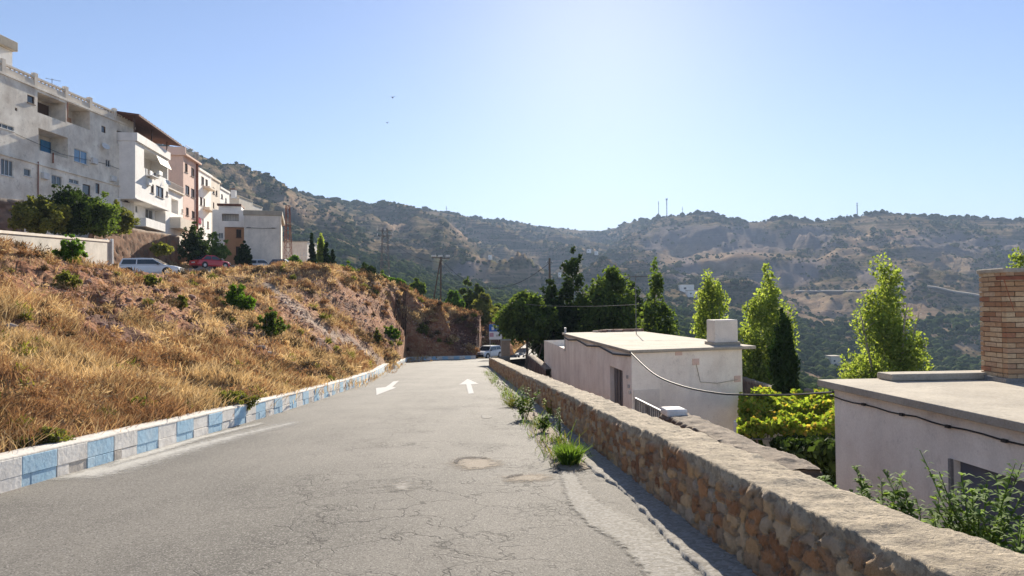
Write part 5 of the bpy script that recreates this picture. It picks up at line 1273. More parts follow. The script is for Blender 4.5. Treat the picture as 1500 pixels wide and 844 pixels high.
# ================================================================== vegetation
def leaves(C, size, g, flat=.0, aspect=1.6, up=0):
    N = len(C); a = g.normal(0, 1, (N, 3)); a[:, 2] *= (1-flat); a /= np.linalg.norm(a, axis=1)[:, None]
    b = g.normal(0, 1, (N, 3)); b[:, 2] += up; b -= a*(a*b).sum(1)[:, None]; b /= np.linalg.norm(b, axis=1)[:, None]
    s = (size*g.uniform(.6, 1.35, N))[:, None]
    V = np.stack([C-b*s*aspect*.5, C+a*s*.5, C+b*s*aspect*.5, C-a*s*.5], 1).reshape(-1, 3)
    return V, (np.arange(N)*4)[:, None]+np.arange(4)
def limb_mb(mb, base, top, r0_, g, branches, crown_r, n=6):
    pts = []; k = 7
    for i in range(k): f = i/(k-1); pts.append(base+(top-base)*f+np.array([g.normal(0, .05), g.normal(0, .05), 0])*(top-base)[2]*.12*math.sin(f*3.1))
    mb.tube(pts, [r0_*(1-f)**.8+.015 for f in np.linspace(0, 1, k)], n)
    for b in range(branches):
        f = g.uniform(.22, .9); i = int(f*(k-1)); p = pts[i]+(pts[i+1]-pts[i])*(f*(k-1)-i); th = g.uniform(0, 2*math.pi); L = crown_r*g.uniform(.5, .95)*(1.1-f*.6)
        d = np.array([math.cos(th), math.sin(th), g.uniform(.5, 1.3)]); q_ = p+d*L*.6; mb.tube([p, p+d*L*.3+[0, 0, .04], q_], [r0_*.35*(1-f*.5), r0_*.22*(1-f*.5), .01], 5)
def tree(name, base, top_z, prof, leaf, label, nl, lsize, seed, cat='tree', group=None, tr=.14, trunk=True, clump=.55, bark='bark', nclump=90, yl=1.0, branches=14, up=0, asp=1.6, inner=.25, multi=0, ragged=.08):
    """prof: [(height fraction, radius)] of the crown outline"""
    g = np.random.default_rng(seed); base = np.array(base, float); H = top_z-base[2]
    t_ = thing(name, base, label, cat, group); hs = np.array([p[0] for p in prof]); rs = np.array([p[1] for p in prof])
    mb = MB(); limb_mb(mb, base-[0, 0, .3], base+[0, 0, H*.9], tr, g, branches, rs.max())
    for q_ in range(multi): limb_mb(mb, base+[g.normal(0, .3), g.normal(0, .3), -.3], base+[g.normal(0, rs.max()*.5), g.normal(0, rs.max()*.5), H*.75], tr*.7, g, 5, rs.max())
    obj('trunk', mb, M[bark], t_, smooth_=True)
    # clumps: more where the crown is wide
    hh_ = np.linspace(hs[0], hs[-1], 200); wgt = np.interp(hh_, hs, rs)**1.2+.05; wgt /= wgt.sum()
    ch = g.choice(hh_, nclump, p=wgt); cr = np.interp(ch, hs, rs); th = g.uniform(0, 2*math.pi, nclump); rad = cr*np.sqrt(g.uniform(inner, 1, nclump))*g.uniform(.75, 1.08, nclump)
    cs = clump*g.uniform(.5, 1.25, nclump)*(.35+.65*np.clip(cr/rs.max(), 0, 1))
    rad = np.maximum(rad-cs*.5, 0)*(1+np.abs(g.normal(0, ragged, nclump))); ch = ch*(1+g.normal(0, ragged*.35, nclump)); ch = np.clip(ch, 0, 1.12)
    cc = np.stack([base[0]+rad*np.cos(th), base[1]+rad*np.sin(th)*yl, base[2]+ch*H], -1)
    pw = cs**2; idx = g.choice(nclump, nl, p=pw/pw.sum()); v = g.normal(0, 1, (nl, 3)); v /= np.linalg.norm(v, axis=1)[:, None]
    rr = g.uniform(0, 1, nl)**.45
    Cn = cc[idx]+v*(cs[idx]*rr)[:, None]*np.array([1, 1, 1+up*.8])
    V, Fc = leaves(Cn, lsize, g, aspect=asp, up=up)
    nmesh('crown', V, Fc, M[leaf], t_)
    return t_
def hz_ground(px, py, D): return P(px, py, D)
# poplars behind the right-hand houses
GP = 'poplars beyond the houses'
def poplar(px, ybase, ytop, D, wpx, leaf, label, seed, nl=9000, skew=None, ls=.17, prof=None, **k):
    b = P(px, ybase, D); zt_ = P(px, ytop, D)[2]; r = wpx/2/F*D
    prof = prof or [(.05, r*.5), (.18, r*.9), (.35, r), (.6, r*.95), (.8, r*.75), (.93, r*.42), (1.0, r*.1)]
    prof = [(a_, b_*1.06) for a_, b_ in prof]
    return tree('poplar_tree', b, zt_, prof, leaf, label, nl, ls, seed, group=GP, clump=r*.40, nclump=110, bark='bark_pale', up=.8, **k)
poplar(1301, 640, 380, 38, 112, 'leaf_poplar', 'broad bright yellow green poplar standing alone above the right house roof', 201, 26000, ls=.115, prof=[(.02, 1.4), (.15, 2.0), (.35, 2.0), (.5, 1.7), (.65, 1.45), (.8, 1.2), (.93, .8), (1, .3)], multi=3)
poplar(1125, 640, 400, 44, 84, 'leaf_poplar', 'bright green poplar standing directly behind the dark cypress', 202, 19000, ls=.125)
poplar(1046, 620, 394, 50, 66, 'leaf_poplar', 'forked poplar rising behind the concrete stub of the middle house roof', 203, 14000, ls=.13, multi=2)
poplar(962, 600, 384, 52, 76, 'leaf_broad', 'mid green pointed poplar at the right end of the leafy row behind the middle house', 204, 10000, ls=.18, prof=[(.02, 1.4), (.2, 2.0), (.4, 1.9), (.6, 1.3), (.75, .8), (.9, .5), (1, .1)])
poplar(1500, 620, 362, 33, 66, 'leaf_poplar', 'yellow green poplar cut by the right edge behind the brick chimney', 205, 12000, ls=.10)
poplar(842, 580, 364, 60, 60, 'leaf_dark', 'tall dark narrow tree rising highest behind the middle house', 206, 11000, ls=.2, prof=[(.02, 2.0), (.3, 2.1), (.45, 1.6), (.6, 1.25), (.75, 1.15), (.88, .9), (1, .15)])
# broad trees
def broad(name, px, ybase, ytop, D, wpx, leaf, label, seed, nl=9000, ls=.2, **k):
    b = P(px, ybase, D); zt_ = P(px, ytop, D)[2]; r = wpx/2/F*D
    prof = k.pop('prof', None) or [(.12, r*.6), (.3, r*.95), (.55, r), (.75, r*.85), (.9, r*.5), (1, r*.12)]
    return tree(name, b, zt_, prof, leaf, label, nl, ls, seed, clump=r*.38, nclump=k.pop('nclump', 105), **k)
broad('leafy_tree', 772, 560, 430, 57, 92, 'leaf_broad', 'round leafy tree overhanging the bright street left of the middle house', 211, 17000, .19, prof=[(.50, 1.2), (.58, 2.0), (.66, 2.45), (.75, 2.2), (.9, 1.5), (1, .4)], multi=2)
broad('leafy_tree', 812, 580, 408, 60, 60, 'leaf_dark', 'dark tree behind the utility pole at the far corner of the middle house', 212, 12000, .2)
broad('leafy_tree', 893, 580, 398, 58, 105, 'leaf_broad', 'wide dense tree directly behind the roof of the middle house', 213, 22000, .2, multi=2)
broad('leafy_tree', 930, 580, 420, 62, 70, 'leaf_dark', 'dark tree between the wide dense tree and the pointed poplar', 214, 11000, .2)
# cypress
b = P(1152, 690, 27); tree('cypress_tree', b, P(1150, 450, 27)[2], [(0, .4), (.1, .55), (.3, .60), (.6, .55), (.8, .40), (.92, .2), (1, .03)], 'leaf_cypress', 'dark slender cypress between the two flat roofed houses', 16000, .08, 221, group=None, clump=.22, nclump=150, up=2.2, asp=2.6, branches=6)
# clusters beyond the bank's ridge
for i, (px, yb, yt, D, w_, lf, lab) in enumerate([
 (457, 410, 347, 88, 16, 'leaf_cypress', 'leftmost of the three dark conifers right of the grey block'),
 (470, 412, 345, 92, 24, 'leaf_poplar', 'pale green poplar standing among the dark conifers'),
 (479, 415, 358, 84, 18, 'leaf_cypress', 'middle dark conifer, just right of the pale poplar on the ridge'),
 (487.5, 415, 364, 82, 9, 'leaf_cypress', 'slimmest dark conifer, rightmost of the group on the ridge')]):
    b = P(px, yb, D); r = w_/2/F*D; tree('conifer_tree' if 'cyp' in lf else 'poplar_tree', b, P(px, yt, D)[2], [(0, r*.8), (.3, r), (.6, r*.75), (.85, r*.4), (1, r*.08)], lf, lab, 3500, .22, 230+i, clump=r*.5, nclump=40, up=1.5, branches=4, tr=.1)
for i, (px, yb, yt, D, w_, lf, lab) in enumerate([
 (510, 440, 386, 92, 40, 'leaf_bush', 'low light green tree just below the conifers behind the ridge'),
 (537, 440, 384, 88, 38, 'leaf_dark', 'dark rounded tree behind the ridge left of the tall lattice pylon'),
 (560, 445, 398, 92, 28, 'leaf_broad', 'small green tree at the foot of the tall lattice pylon'),
 (580, 445, 405, 90, 34, 'leaf_bush', 'light green tree right of the tall lattice pylon foot'),
 (610, 450, 410, 92, 30, 'leaf_broad', 'low tree behind the ridge between the two poles'),
 (665, 475, 424, 92, 30, 'leaf_bush', 'small bright tree right of the wooden double pole'),
 (686, 478, 408, 100, 26, 'leaf_broad', 'left one of two upright trees above the grassy cliff end'),
 (702, 478, 412, 98, 22, 'leaf_broad', 'right one of two upright trees above the grassy cliff end'),
 (708, 480, 432, 92, 44, 'leaf_olive', 'round olive brown bush tree on top of the cliff end'),
 (727, 500, 450, 104, 36, 'leaf_olive', 'hazy olive shrub tree above the blue and white sign'),
 (735, 500, 440, 120, 40, 'leaf_broad', 'green tree between the cliff and the round overhanging tree'),
 (430, 402, 376, 96, 26, 'leaf_bush', 'low hedge like tree right of the plain grey block')]):
    broad('small_tree', px, yb, yt, D, w_, lf, lab, 240+i, 3800, .24, nclump=34, branches=6, tr=.12)
# big bushes around the houses
def bush(px, yb, yt, D, wpx, leaf, label, seed, nl=5000, ls=.09, on=None, name='green_bush', base=None, **k):
    b = P(px, yb, D) if base is None else np.array(base, float); r = wpx/2/F*D
    zt_ = b[2]+(yb-yt)/F*D
    return tree(name, b, zt_, [(0, r*.7), (.25, r*.95), (.5, r), (.75, r*.8), (.92, r*.45), (1, r*.15)], leaf, label, nl, ls, seed, 'bush', None, tr=.03, clump=r*.26, nclump=k.pop('nclump', 40)*3, branches=10, multi=2, inner=.0, ragged=.35, **k)
for i, (px, yb, yt, w_, lf, lab, D, nl) in enumerate([
 (58, 338, 292, 74, 'leaf_olive', 'brownish left part of the shrubbery under the long cream block', 52, 7000), (100, 338, 276, 84, 'leaf_dark', 'tallest dark bush in the shrubbery under the long cream block', 55, 9000),
 (140, 339, 290, 72, 'leaf_broad', 'leafy bush in the middle of the shrubbery under the long cream block', 56, 9000), (170, 340, 300, 50, 'leaf_olive', 'rightmost bush of the shrubbery below the long cream block', 60, 6000),
 (284, 384, 332, 44, 'leaf_dark', 'large dark round bush at the end of the brown retaining wall', 78, 8000), (316, 388, 346, 34, 'leaf_fig', 'pale green bush behind the red car', 84, 6000),
 (357, 391, 358, 23, 'leaf_dark', 'small dark round tree in front of the plain grey block', 86, 5000), (236, 372, 357, 30, 'leaf_olive', 'low olive shrub on the slope behind the white car', 66, 3000)]):
    bush(px, yb, yt, D, w_, lf, lab, 300+i, nl, .15)
# bushes on the bank
for i, (px, py, hpx, wpx, lf, lab, nl) in enumerate([
 (104, 382, 36, 34, 'leaf_bush', 'bright green bush in front of the low rendered wall, left one of a pair', 4500), (134, 384, 30, 34, 'leaf_bush', 'bright green bush in front of the low rendered wall, right one of a pair', 4500),
 (347, 458, 40, 42, 'leaf_bush', 'largest bright green bush on the dry bank below the red car', 5000), (394, 496, 38, 36, 'leaf_broad', 'darker green bush lower on the bank beside the goat path', 4500),
 (573, 499, 17, 22, 'leaf_bush', 'small round green shrub on the bank near the end of the road', 2500), (618, 489, 15, 16, 'leaf_olive', 'tiny yellowish shrub at the top of the dark cliff', 1500),
 (550, 508, 24, 12, 'leaf_olive', 'thin grey green shrub left of the small round shrub on the bank', 1500), (262, 452, 16, 22, 'leaf_olive', 'low faded shrub on the bank below the white car', 1800), (215, 418, 14, 34, 'leaf_olive', 'low dry green shrub growing in front of the white car', 2200),
 (330, 600, 30, 60, 'leaf_olive', 'low sprawling green weed bush just above the blue and white kerb', 4000), (70, 660, 34, 60, 'leaf_olive', 'low weed bush above the near left end of the kerb', 3500),
 (200, 606, 24, 50, 'leaf_olive', 'small weed bush on the lower bank above the third blue kerb block', 3000), (95, 420, 20, 34, 'leaf_olive', 'yellow green weed clump high on the left of the bank', 2200)]):
    b = bank_hit(px, py); D = b[1]; bush(px, py, py-hpx, D, wpx, lf, lab, 330+i, nl, .012+.0016*D, base=b-[0, 0, .05], name='bank_bush', nclump=26)

# ---- plants on the verge: upright leafy stems and grass tufts
def stem_plant(name, base, H, n, spread, label, seed, leaf='leaf_weed', ls=.05, nl=26, cat='plant', lean=(0, 0), group=None):
    g = np.random.default_rng(seed); base = np.array(base, float); t_ = thing(name, base, label, cat, group); mb = MB(); C = []; Vv = []; Ff = []; k0 = 0
    for i in range(n):
        th = g.uniform(0, 6.28); h = H*g.uniform(.55, 1); d = np.array([math.cos(th)*spread*g.uniform(.3, 1)+lean[0]*h, math.sin(th)*spread*g.uniform(.3, 1)+lean[1]*h, h]); p0 = base+np.array([math.cos(th), math.sin(th), 0])*spread*.15
        pts = [p0+d*f+np.array([0, 0, -.0])+np.array([d[0], d[1], 0])*(f*f*.35-.35*f) for f in np.linspace(0, 1, 6)]; mb.tube(pts, [.008*(1-f*.75)*(H+.5) for f in np.linspace(0, 1, 6)], 4)
        for q_ in range(nl):
            f = g.uniform(.12, 1.0)**.8; j = min(4, int(f*5)); p = pts[j]+(pts[j+1]-pts[j])*(f*5-j); a = g.uniform(0, 6.28); L = ls*g.uniform(1.4, 3.0)*(1.15-f*.5)
            dr = unit([math.cos(a), math.sin(a), g.uniform(.2, .9)]); sd = unit(np.cross(dr, [0, 0, 1]))*L*.20; m_ = p+dr*L*.5+[0, 0, .01]; e = p+dr*L-[0, 0, L*.25]
            Vv += [p, m_+sd, e, m_-sd]; Ff.append((k0, k0+1, k0+2, k0+3)); k0 += 4
    obj('stems', mb, M['leaf_weed'], t_); nmesh('foliage', np.array(Vv), Ff, M[leaf], t_); return t_
def tuft(name, base, H, n, spread, label, seed, mat='leaf_bush', w_=.008):
    g = np.random.default_rng(seed); base = np.array(base, float); X = base[0]+g.normal(0, spread, n); Y = base[1]+g.normal(0, spread*1.3, n); Z = np.full(n, base[2])
    N = n; th = g.uniform(0, 6.28, N); out_ = np.stack([X-base[0], Y-base[1]], -1); Hh = H*g.uniform(.5, 1.1, N); ln = out_*1.3+g.normal(0, .18, (N, 2))*Hh[:, None]
    sd = np.stack([np.cos(th), np.sin(th), np.zeros(N)], -1)*w_; b = np.stack([X, Y, Z], -1)
    m_ = b+np.stack([ln[:, 0]*.35, ln[:, 1]*.35, Hh*.62], -1); t2 = b+np.stack([ln[:, 0]*1.1, ln[:, 1]*1.1, Hh], -1)
    V = np.stack([b-sd*.6, b+sd*.6, m_+sd, m_-sd, t2+sd*.2, t2-sd*.2], 1).reshape(-1, 3); k = (np.arange(N)*6)[:, None]
    o = nmesh(name, V, np.concatenate([k+np.array([0, 1, 2, 3]), k+np.array([3, 2, 4, 5])]), M[mat]); return tag(o, label, 'plant')
tuft('grass_tuft', on_road(834, 680), .25, 800, .05, 'thick bright green grass tuft growing from the verge beside the ochre wall', 401, 'leaf_weed', .006)
stem_plant('verge_weed', on_road(768, 614), .66, 9, .30, 'tall leafy green weed at the road edge, farthest along the verge', 402, ls=.055, nl=34)
stem_plant('verge_weed', on_road(795, 634), .32, 8, .26, 'short leafy weed on the dirt verge behind the thick grass tuft', 403, ls=.05, nl=22)
stem_plant('verge_weed', on_road(822, 640), .62, 4, .12, 'thin upright weed touching the wall just behind the grass tuft', 404, ls=.03, nl=22)
stem_plant('verge_weed', on_road(806, 612), .40, 6, .24, 'yellowish weed at the foot of the ochre wall', 405, ls=.05, leaf='leaf_vine', nl=24)
stem_plant('verge_weed', on_road(822, 672), .2, 9, .16, 'low spreading weed at the base of the thick grass tuft', 407, ls=.035)
tuft('grass_tuft', on_road(760, 596), .22, 400, .10, 'small dry grass tuft at the road edge under the tall verge weed', 406, 'grass_olive')
# leafy shoots coming up behind the ochre wall at right
GS = 'shoots behind the wall'
for i, (px, yt, yb, D, n, sp, lab) in enumerate([
 (1292, 684, 800, 5.6, 8, .28, 'leafy shoots behind the wall, leftmost clump in front of the lilac wall'), (1362, 702, 830, 5.4, 10, .34, 'sprawling leafy shoots between the left clump and the garage opening'),
 (1432, 660, 860, 5.2, 14, .34, 'tallest leafy shoots, rising in front of the garage opening'), (1488, 700, 900, 5.0, 13, .38, 'leafy shoots at the right edge in front of the garage opening'),
 (1218, 700, 770, 6.4, 4, .10, 'small leafy sprig at the near end of the dark parapet')]):
    b = P(px, yb, D); zt_ = P(px, yt, D)[2]; stem_plant('leafy_shoots', b, zt_-b[2], n, sp, lab, 420+i, ls=.05, nl=46, leaf='leaf_fig', group=GS)

# ---- pergola with vine between the houses
b0, b1 = P(1085, 612, 21), P(1232, 630, 17)
PG = thing('pergola', P(1160, 700, 19), 'pergola posts and wires carrying a yellow green vine between the two houses', 'pergola')
pg_c = [P(1085, 600, 23), P(1215, 596, 24.5), P(1236, 632, 18), P(1080, 634, 18)]
zpg = -3.45
for p in pg_c: mb = MB(); mb.tube([[p[0], p[1], -6], [p[0], p[1], zpg]], .03, 6); obj('post', mb, M['wood_pole'], PG)
mb = MB()
for i in range(4): a, b = pg_c[i], pg_c[(i+1) % 4]; mb.tube([[a[0], a[1], zpg], [b[0], b[1], zpg]], .012, 5)
for k in range(1, 7): f = k/7; a = pg_c[0]+(pg_c[1]-pg_c[0])*f; b = pg_c[3]+(pg_c[2]-pg_c[3])*f; mb.tube([[a[0], a[1], zpg+.03], [b[0], b[1], zpg+.03]], .012, 4)
obj('wires', mb, M['steel'], PG)
g = np.random.default_rng(77); nv = 13000
f, h_ = g.random(nv), g.random(nv); pc4 = np.array(pg_c); B_ = (pc4[0][None]*(1-f)[:, None]+pc4[1][None]*f[:, None])*(1-h_)[:, None]+(pc4[3][None]*(1-f)[:, None]+pc4[2][None]*f[:, None])*h_[:, None]
lump = fbm(B_[:, 0]*1.2, B_[:, 1]*1.2, 3, 8); k = g.random(nv) < smooth(.25, .4, lump)
B_[:, 2] = zpg+.05+(lump-.35)*1.7*g.random(nv)**.6; V1, F1 = leaves(B_[k], .115, g, flat=.2, aspect=1.15)
VN = thing('grape_vine', [*B_[:, :2].mean(0), zpg], 'yellow green grape vine with some orange leaves spread over the pergola', 'vine')
nmesh('leaf_canopy', V1, F1, M['leaf_vine'], VN)
mb = MB(); a, b = pg_c[3], pg_c[2]
for q_ in range(3): p = a+(b-a)*(.2+.3*q_); mb.tube([[p[0], p[1], -6], [p[0]+.1, p[1]+.05, -4.5], [p[0]-.05, p[1], zpg]], [.05, .04, .03], 5)
obj('vine_stems', mb, M['bark'], VN)
# dark leaf curtain added as the shade below the vine, and small white wall
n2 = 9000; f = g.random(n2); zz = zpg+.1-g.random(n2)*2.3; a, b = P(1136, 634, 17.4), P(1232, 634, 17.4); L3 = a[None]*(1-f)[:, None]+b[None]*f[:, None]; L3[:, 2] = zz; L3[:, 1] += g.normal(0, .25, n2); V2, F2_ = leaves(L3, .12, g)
tag(nmesh('shade_hedge', V2, F2_, M['leaf_dark']), 'dark green hedge standing in for the shade below the grape vine', 'hedge')
p = P(1121, 640, 19.5); mb = MB(); mb.box([p[0]-.2, p[1], -4.6], .62, .15, 1.35); tag(obj('garden_wall', mb, M['white_plaster'], bevel=.02), 'small white wall standing under the left side of the vine', 'wall')
bush(1100, 668, 632, 19.0, 34, 'leaf_bush', 'small green bush before the white wall under the vine', 440, 2500, .06)
# field walls and pale terraces behind the vine
a, b = P(1083, 552, 44), P(1135, 568, 36); tag(stone_wall('field_wall', a-[0, 0, .9], b-[0, 0, .9], unit([.6, .8, 0]), .9, .4, .8, 'stone_dark', near=.08), 'dark stone field wall behind the vine, left of the cypress', 'wall')
a, b = P(1178, 570, 36), P(1232, 584, 31); tag(stone_wall('field_wall', a-[0, 0, .9], b-[0, 0, .9], unit([.6, .8, 0]), .9, .4, .8, 'stone_dark', near=.08), 'dark stone field wall behind the vine, right of the cypress', 'wall')
# ---- lower ground on the right and bright street
gx = np.linspace(2.6, 60, 110); gy = np.linspace(-8, 62, 130); GX, GY = np.meshgrid(gx, gy)
GZ = -5.2-np.maximum(GY-20, 0)*.075-np.maximum(GX-8, 0)*.05+(fbm(GX/3, GY/3, 4, 12)-.5)*.5
struct(nmesh('lower_ground', np.stack([GX, GY, GZ], -1).reshape(-1, 3), grid_faces(130, 110), M['dry_earth'], origin=np.zeros(3), smooth_=True))
mb = MB()
zs_ = -7.0; mb.poly([[.3, 56, zs_], [7.5, 56, zs_], [10, 140, zs_-.6], [-1.8, 140, zs_-.6]]); struct(obj('side_street', mb, M['street_bright'], origin=np.zeros(3)))
mb = MB(); mb.poly([[1.9, 40, -7.3], [4.6, 38, -7.0], [6.5, 57, zs_+.01], [.6, 57, zs_+.01]]); struct(obj('street_ramp', mb, M['street_bright'], origin=np.zeros(3)))
a, b = P(773, 520, 47), P(800, 541, 40.5); tag(stone_wall('street_wall', a-[0, 0, 2.4], b-[0, 0, 2.4], unit([1, .1, 0]), 2.4, .4, .6, 'stone_dark', near=.06, rough=.5, hvar=.02), 'dark stone wall beside the bright street at the far left corner of the middle house', 'wall')
# scrub over the lower terraces at right
def dens3(X, D, z, px_, py_): return smooth(.35, .55, fbm(X/9, D/9, 3, 81))
g = np.random.default_rng(91); N = 3000; jj = g.uniform(930, 1650, N); DD = g.uniform(30, 180, N)
X_ = DD*(jj-750)/F; Zh = hill_z_idx(jj, DD); Zl = -5.2-np.maximum(DD-20, 0)*.075-np.maximum(X_-8, 0)*.05; Z_ = np.where(DD > 60, Zh, np.maximum(Zh, Zl))
k = (g.random(N) < dens3(X_, DD, 0, 0, 0)*.9) & (np.abs(jj-1150) > 22)
rows = np.stack([X_, DD, Z_], -1)[k]; C_l = []
sz = g.uniform(.5, 1.3, len(rows))
for r, s_ in zip(rows, sz):
    n = 70; v = g.normal(0, 1, (n, 3)); v /= np.linalg.norm(v, axis=1)[:, None]; v[:, 2] = np.abs(v[:, 2]); C_l.append(r+v*s_*g.uniform(.5, 1, (n, 1)))
V3, F3 = leaves(np.concatenate(C_l), .28, g); o = nmesh('terrace_scrub', V3, F3, M['leaf_broad'], origin=np.zeros(3)); o['kind'] = 'stuff'
# ================================================================== cars
def car(name, label, paint, kind, px, py, D, heading, L=4.2, Wd=1.7, Ht=1.42, group=None):
    """heading: angle of the car's nose in the ground plane"""
    base = P(px, py, D); c, s = math.cos(heading), math.sin(heading); ax = np.array([c, s, 0]); ay = np.array([-s, c, 0])
    root = thing(name, base, label, 'car', group)
    W3 = lambda x, y, z: base+ax*x+ay*y+np.array([0, 0, z])
    belt = .88
    if kind == 'wagon': cab = [(-L*.47, belt), (-L*.42, Ht*.97), (-L*.1, Ht), (L*.06, Ht*.98), (L*.26, belt)]
    elif kind == 'hatch': cab = [(-L*.46, belt), (-L*.36, Ht*.97), (-L*.05, Ht), (L*.07, Ht*.97), (L*.24, belt)]
    else: cab = [(-L*.40, belt), (-L*.23, Ht*.98), (-L*.03, Ht), (L*.05, Ht*.97), (L*.23, belt)]
    # lower body: loft of rounded sections
    xs = np.array([-.5, -.49, -.45, -.38, -.25, 0, .22, .34, .42, .47, .495, .5])*L
    tops = np.array([.62, .80, .87, .90, .91, .90, .89, .84, .78, .70, .60, .52]); bot = np.array([.38, .30, .24, .22, .2, .2, .2, .2, .22, .26, .32, .38]); hw = np.array([.82, .92, .97, 1, 1, 1, 1, .99, .96, .9, .84, .78])*Wd/2
    sec = []
    for x, zt_, zb_, w_ in zip(xs, tops, bot, hw):
        ring = [(-w_*.92, zb_), (-w_, zb_+.14), (-w_*1.0, (zb_+zt_)/2+.05), (-w_*.97, zt_-.07), (-w_*.86, zt_), (0, zt_+.025), (w_*.86, zt_), (w_*.97, zt_-.07), (w_, (zb_+zt_)/2+.05), (w_, zb_+.14), (w_*.92, zb_)]
        sec.append([W3(x, y, z) for y, z in ring])
    V = np.array(sec).reshape(-1, 3); Fc = grid_faces(len(xs), 11, wrap=True); V = list(V); mb = MB(); mb.add(V, Fc.tolist())
    k = len(mb.v); n = 11; mb.f.append(tuple(range(n))); mb.m.append(0); mb.f.append(tuple((len(xs)-1)*n+i for i in range(n))[::-1]); mb.m.append(0)
    # wheel arches as dark inserts follow below
    obj('body', mb, M[paint], root, smooth_=False, bevel=.0)
    # cabin
    mb = MB(); wt = Wd*.38; wb_ = Wd*.475; ring = []
    for x, z in cab:
        f = (z-belt)/(Ht-belt); w_ = wb_*(1-f)+wt*f; ring.append((x, w_, z))
    Lp = [W3(x, w_, z) for x, w_, z in ring]; Rp = [W3(x, -w_, z) for x, w_, z in ring]
    mb.poly(Lp); mb.poly(Rp[::-1])
    for i in range(len(ring)-1): mb.quad(Lp[i], Lp[i+1], Rp[i+1], Rp[i])
    obj('roof', mb, M[paint], root, bevel=.03)
    def glass_on(poly, nm, off):
        mb = MB(); mb.prism([p+off for p in poly], off*.2+np.array([0, 0, 1e-4])); return obj(nm, mb, M['car_glass'], root)
    def lerp(a, b, f): return a+(b-a)*f
    # windscreen, rear window
    a, b, c2, d = Lp[3], Lp[4], Rp[4], Rp[3]; ctr = (a+b+c2+d)/4; nrm = unit(np.cross(b-a, d-a)); nrm = nrm if nrm@ax > 0 else -nrm
    glass_on([lerp(p, ctr, .10) for p in (a, b, c2, d)], 'windscreen', nrm*.012)
    a, b, c2, d = Lp[0], Lp[1], Rp[1], Rp[0]; ctr = (a+b+c2+d)/4; nrm = unit(np.cross(b-a, d-a)); nrm = nrm if nrm@ax < 0 else -nrm
    glass_on([lerp(p, ctr, .12) for p in (a, b, c2, d)], 'rear_window', nrm*.012)
    for side in (1, -1):
        def sp(x, z):
            f = (z-belt)/(Ht-belt); return W3(x, side*(wb_*(1-f)+wt*f), z)
        x0, x1, x2, x3 = cab[0][0], cab[1][0], cab[3][0], cab[4][0]; zl, zh = belt+.05, Ht*.96-.07; xm = (x1+x2)/2-.02
        fr = lambda xa, xb, z: xa+(xb-xa)*(z-belt)/(Ht*.97-belt)
        off = ay*side*.012
        glass_on([sp(xm+.04, zl), sp(fr(x3, x2, zl)-.10, zl), sp(fr(x3, x2, zh)-.08, zh), sp(xm+.04, zh)], 'side_window', off)
        glass_on([sp(fr(x0, x1, zl)+.14, zl), sp(xm-.04, zl), sp(xm-.04, zh), sp(fr(x0, x1, zh)+.10, zh)], 'side_window', off)
    # wheels
    for x in (-L*.31, L*.315):
        for side in (1, -1):
            ctr = W3(x, side*(Wd/2-.10), .31); mb = MB(); N = 20
            mb.tube([ctr-ay*.10, ctr-ay*.085, ctr+ay*.085, ctr+ay*.10+0], [.27, .31, .31, .27], N); w_ = obj('wheel', mb, M['tyre'], root)
            mb = MB(); o_ = ctr+ay*side*.102; mb.tube([o_, o_+ay*side*.012], [.19, .17], 14); obj('rim', mb, M['rim'], w_)
            mb = MB(); mb.tube([W3(x, side*(Wd/2-.02), .33), W3(x, side*(Wd/2+.006), .33)], [.37, .37], 22); obj('wheel_arch', mb, M['black_plastic'], root)
    for side in (1, -1):
        mb = MB(); mb.box(W3(L*.485, side*Wd*.34, .62), .03, .17, .065, ax, ay); obj('headlight', mb, M['lamp_glass'], root, bevel=.01)
        mb = MB(); mb.box(W3(-L*.49, side*Wd*.39, .70), .03, .12, .09, ax, ay); obj('tail_light', mb, M['lamp_red'], root, bevel=.01)
        mb = MB(); mb.box(W3(L*.17, side*(Wd/2+.07), belt+.06), .06, .08, .05, ax, ay); obj('wing_mirror', mb, M['black_plastic'], root, bevel=.01)
    mb = MB(); mb.box(W3(L*.5, 0, .40), .05, Wd*.44, .10, ax, ay); obj('front_bumper', mb, M['black_plastic'], root, bevel=.02)
    mb = MB(); mb.box(W3(L*.502, 0, .62), .015, Wd*.2, .05, ax, ay); obj('grille', mb, M['black_plastic'], root)
    mb = MB(); mb.box(W3(-L*.5, 0, .42), .05, Wd*.44, .10, ax, ay); obj('rear_bumper', mb, M['black_plastic'] if kind != 'sedan' else M[paint], root, bevel=.02)
    mb = MB(); mb.box(W3(-L*.515, 0, .60), .01, .26, .06, ax, ay); obj('number_plate', mb, M['sign_white'], root)
    return root
def on_bank(px, py, D, dz=0):
    X = D*(px-750)/F; return bz(X, D)[0]
def car_on(z, px, D):                        # pixel row whose point at depth D has height z
    y = 440.0
    for _ in range(6): y += (P(px, y, D)[2]-z)*F/D
    return y
zc_ = P(222, 405.5, 55)[2]; car('parked_car', 'white estate car half hidden behind the dry bank on the upper left', 'paint_white', 'wagon', 222, 405.5, 55, R(8), 4.4)
car('parked_car', 'red saloon car parked near the dark bush by the brick house', 'paint_red', 'sedan', 308, 393.5, 78, R(60), 4.1, 1.66)
zz_ = road_z(-2.6, 80)-.02; car('parked_car', 'white hatchback parked facing the camera at the far end of the road under the sign', 'paint_white', 'hatch', 715, car_on(zz_, 715, 80), 80, R(-122), 3.9, 1.62, 1.4)
car('parked_car', 'white car roof just showing over the bank before the plain grey block', 'paint_white', 'hatch', 385, 397, 88, R(10), 3.7, 1.6, 1.4)
car('parked_car', 'dark grey car roof just showing at the right corner of the plain grey block', 'paint_grey', 'hatch', 416, 397.5, 86, R(4), 3.4, 1.6, 1.45)
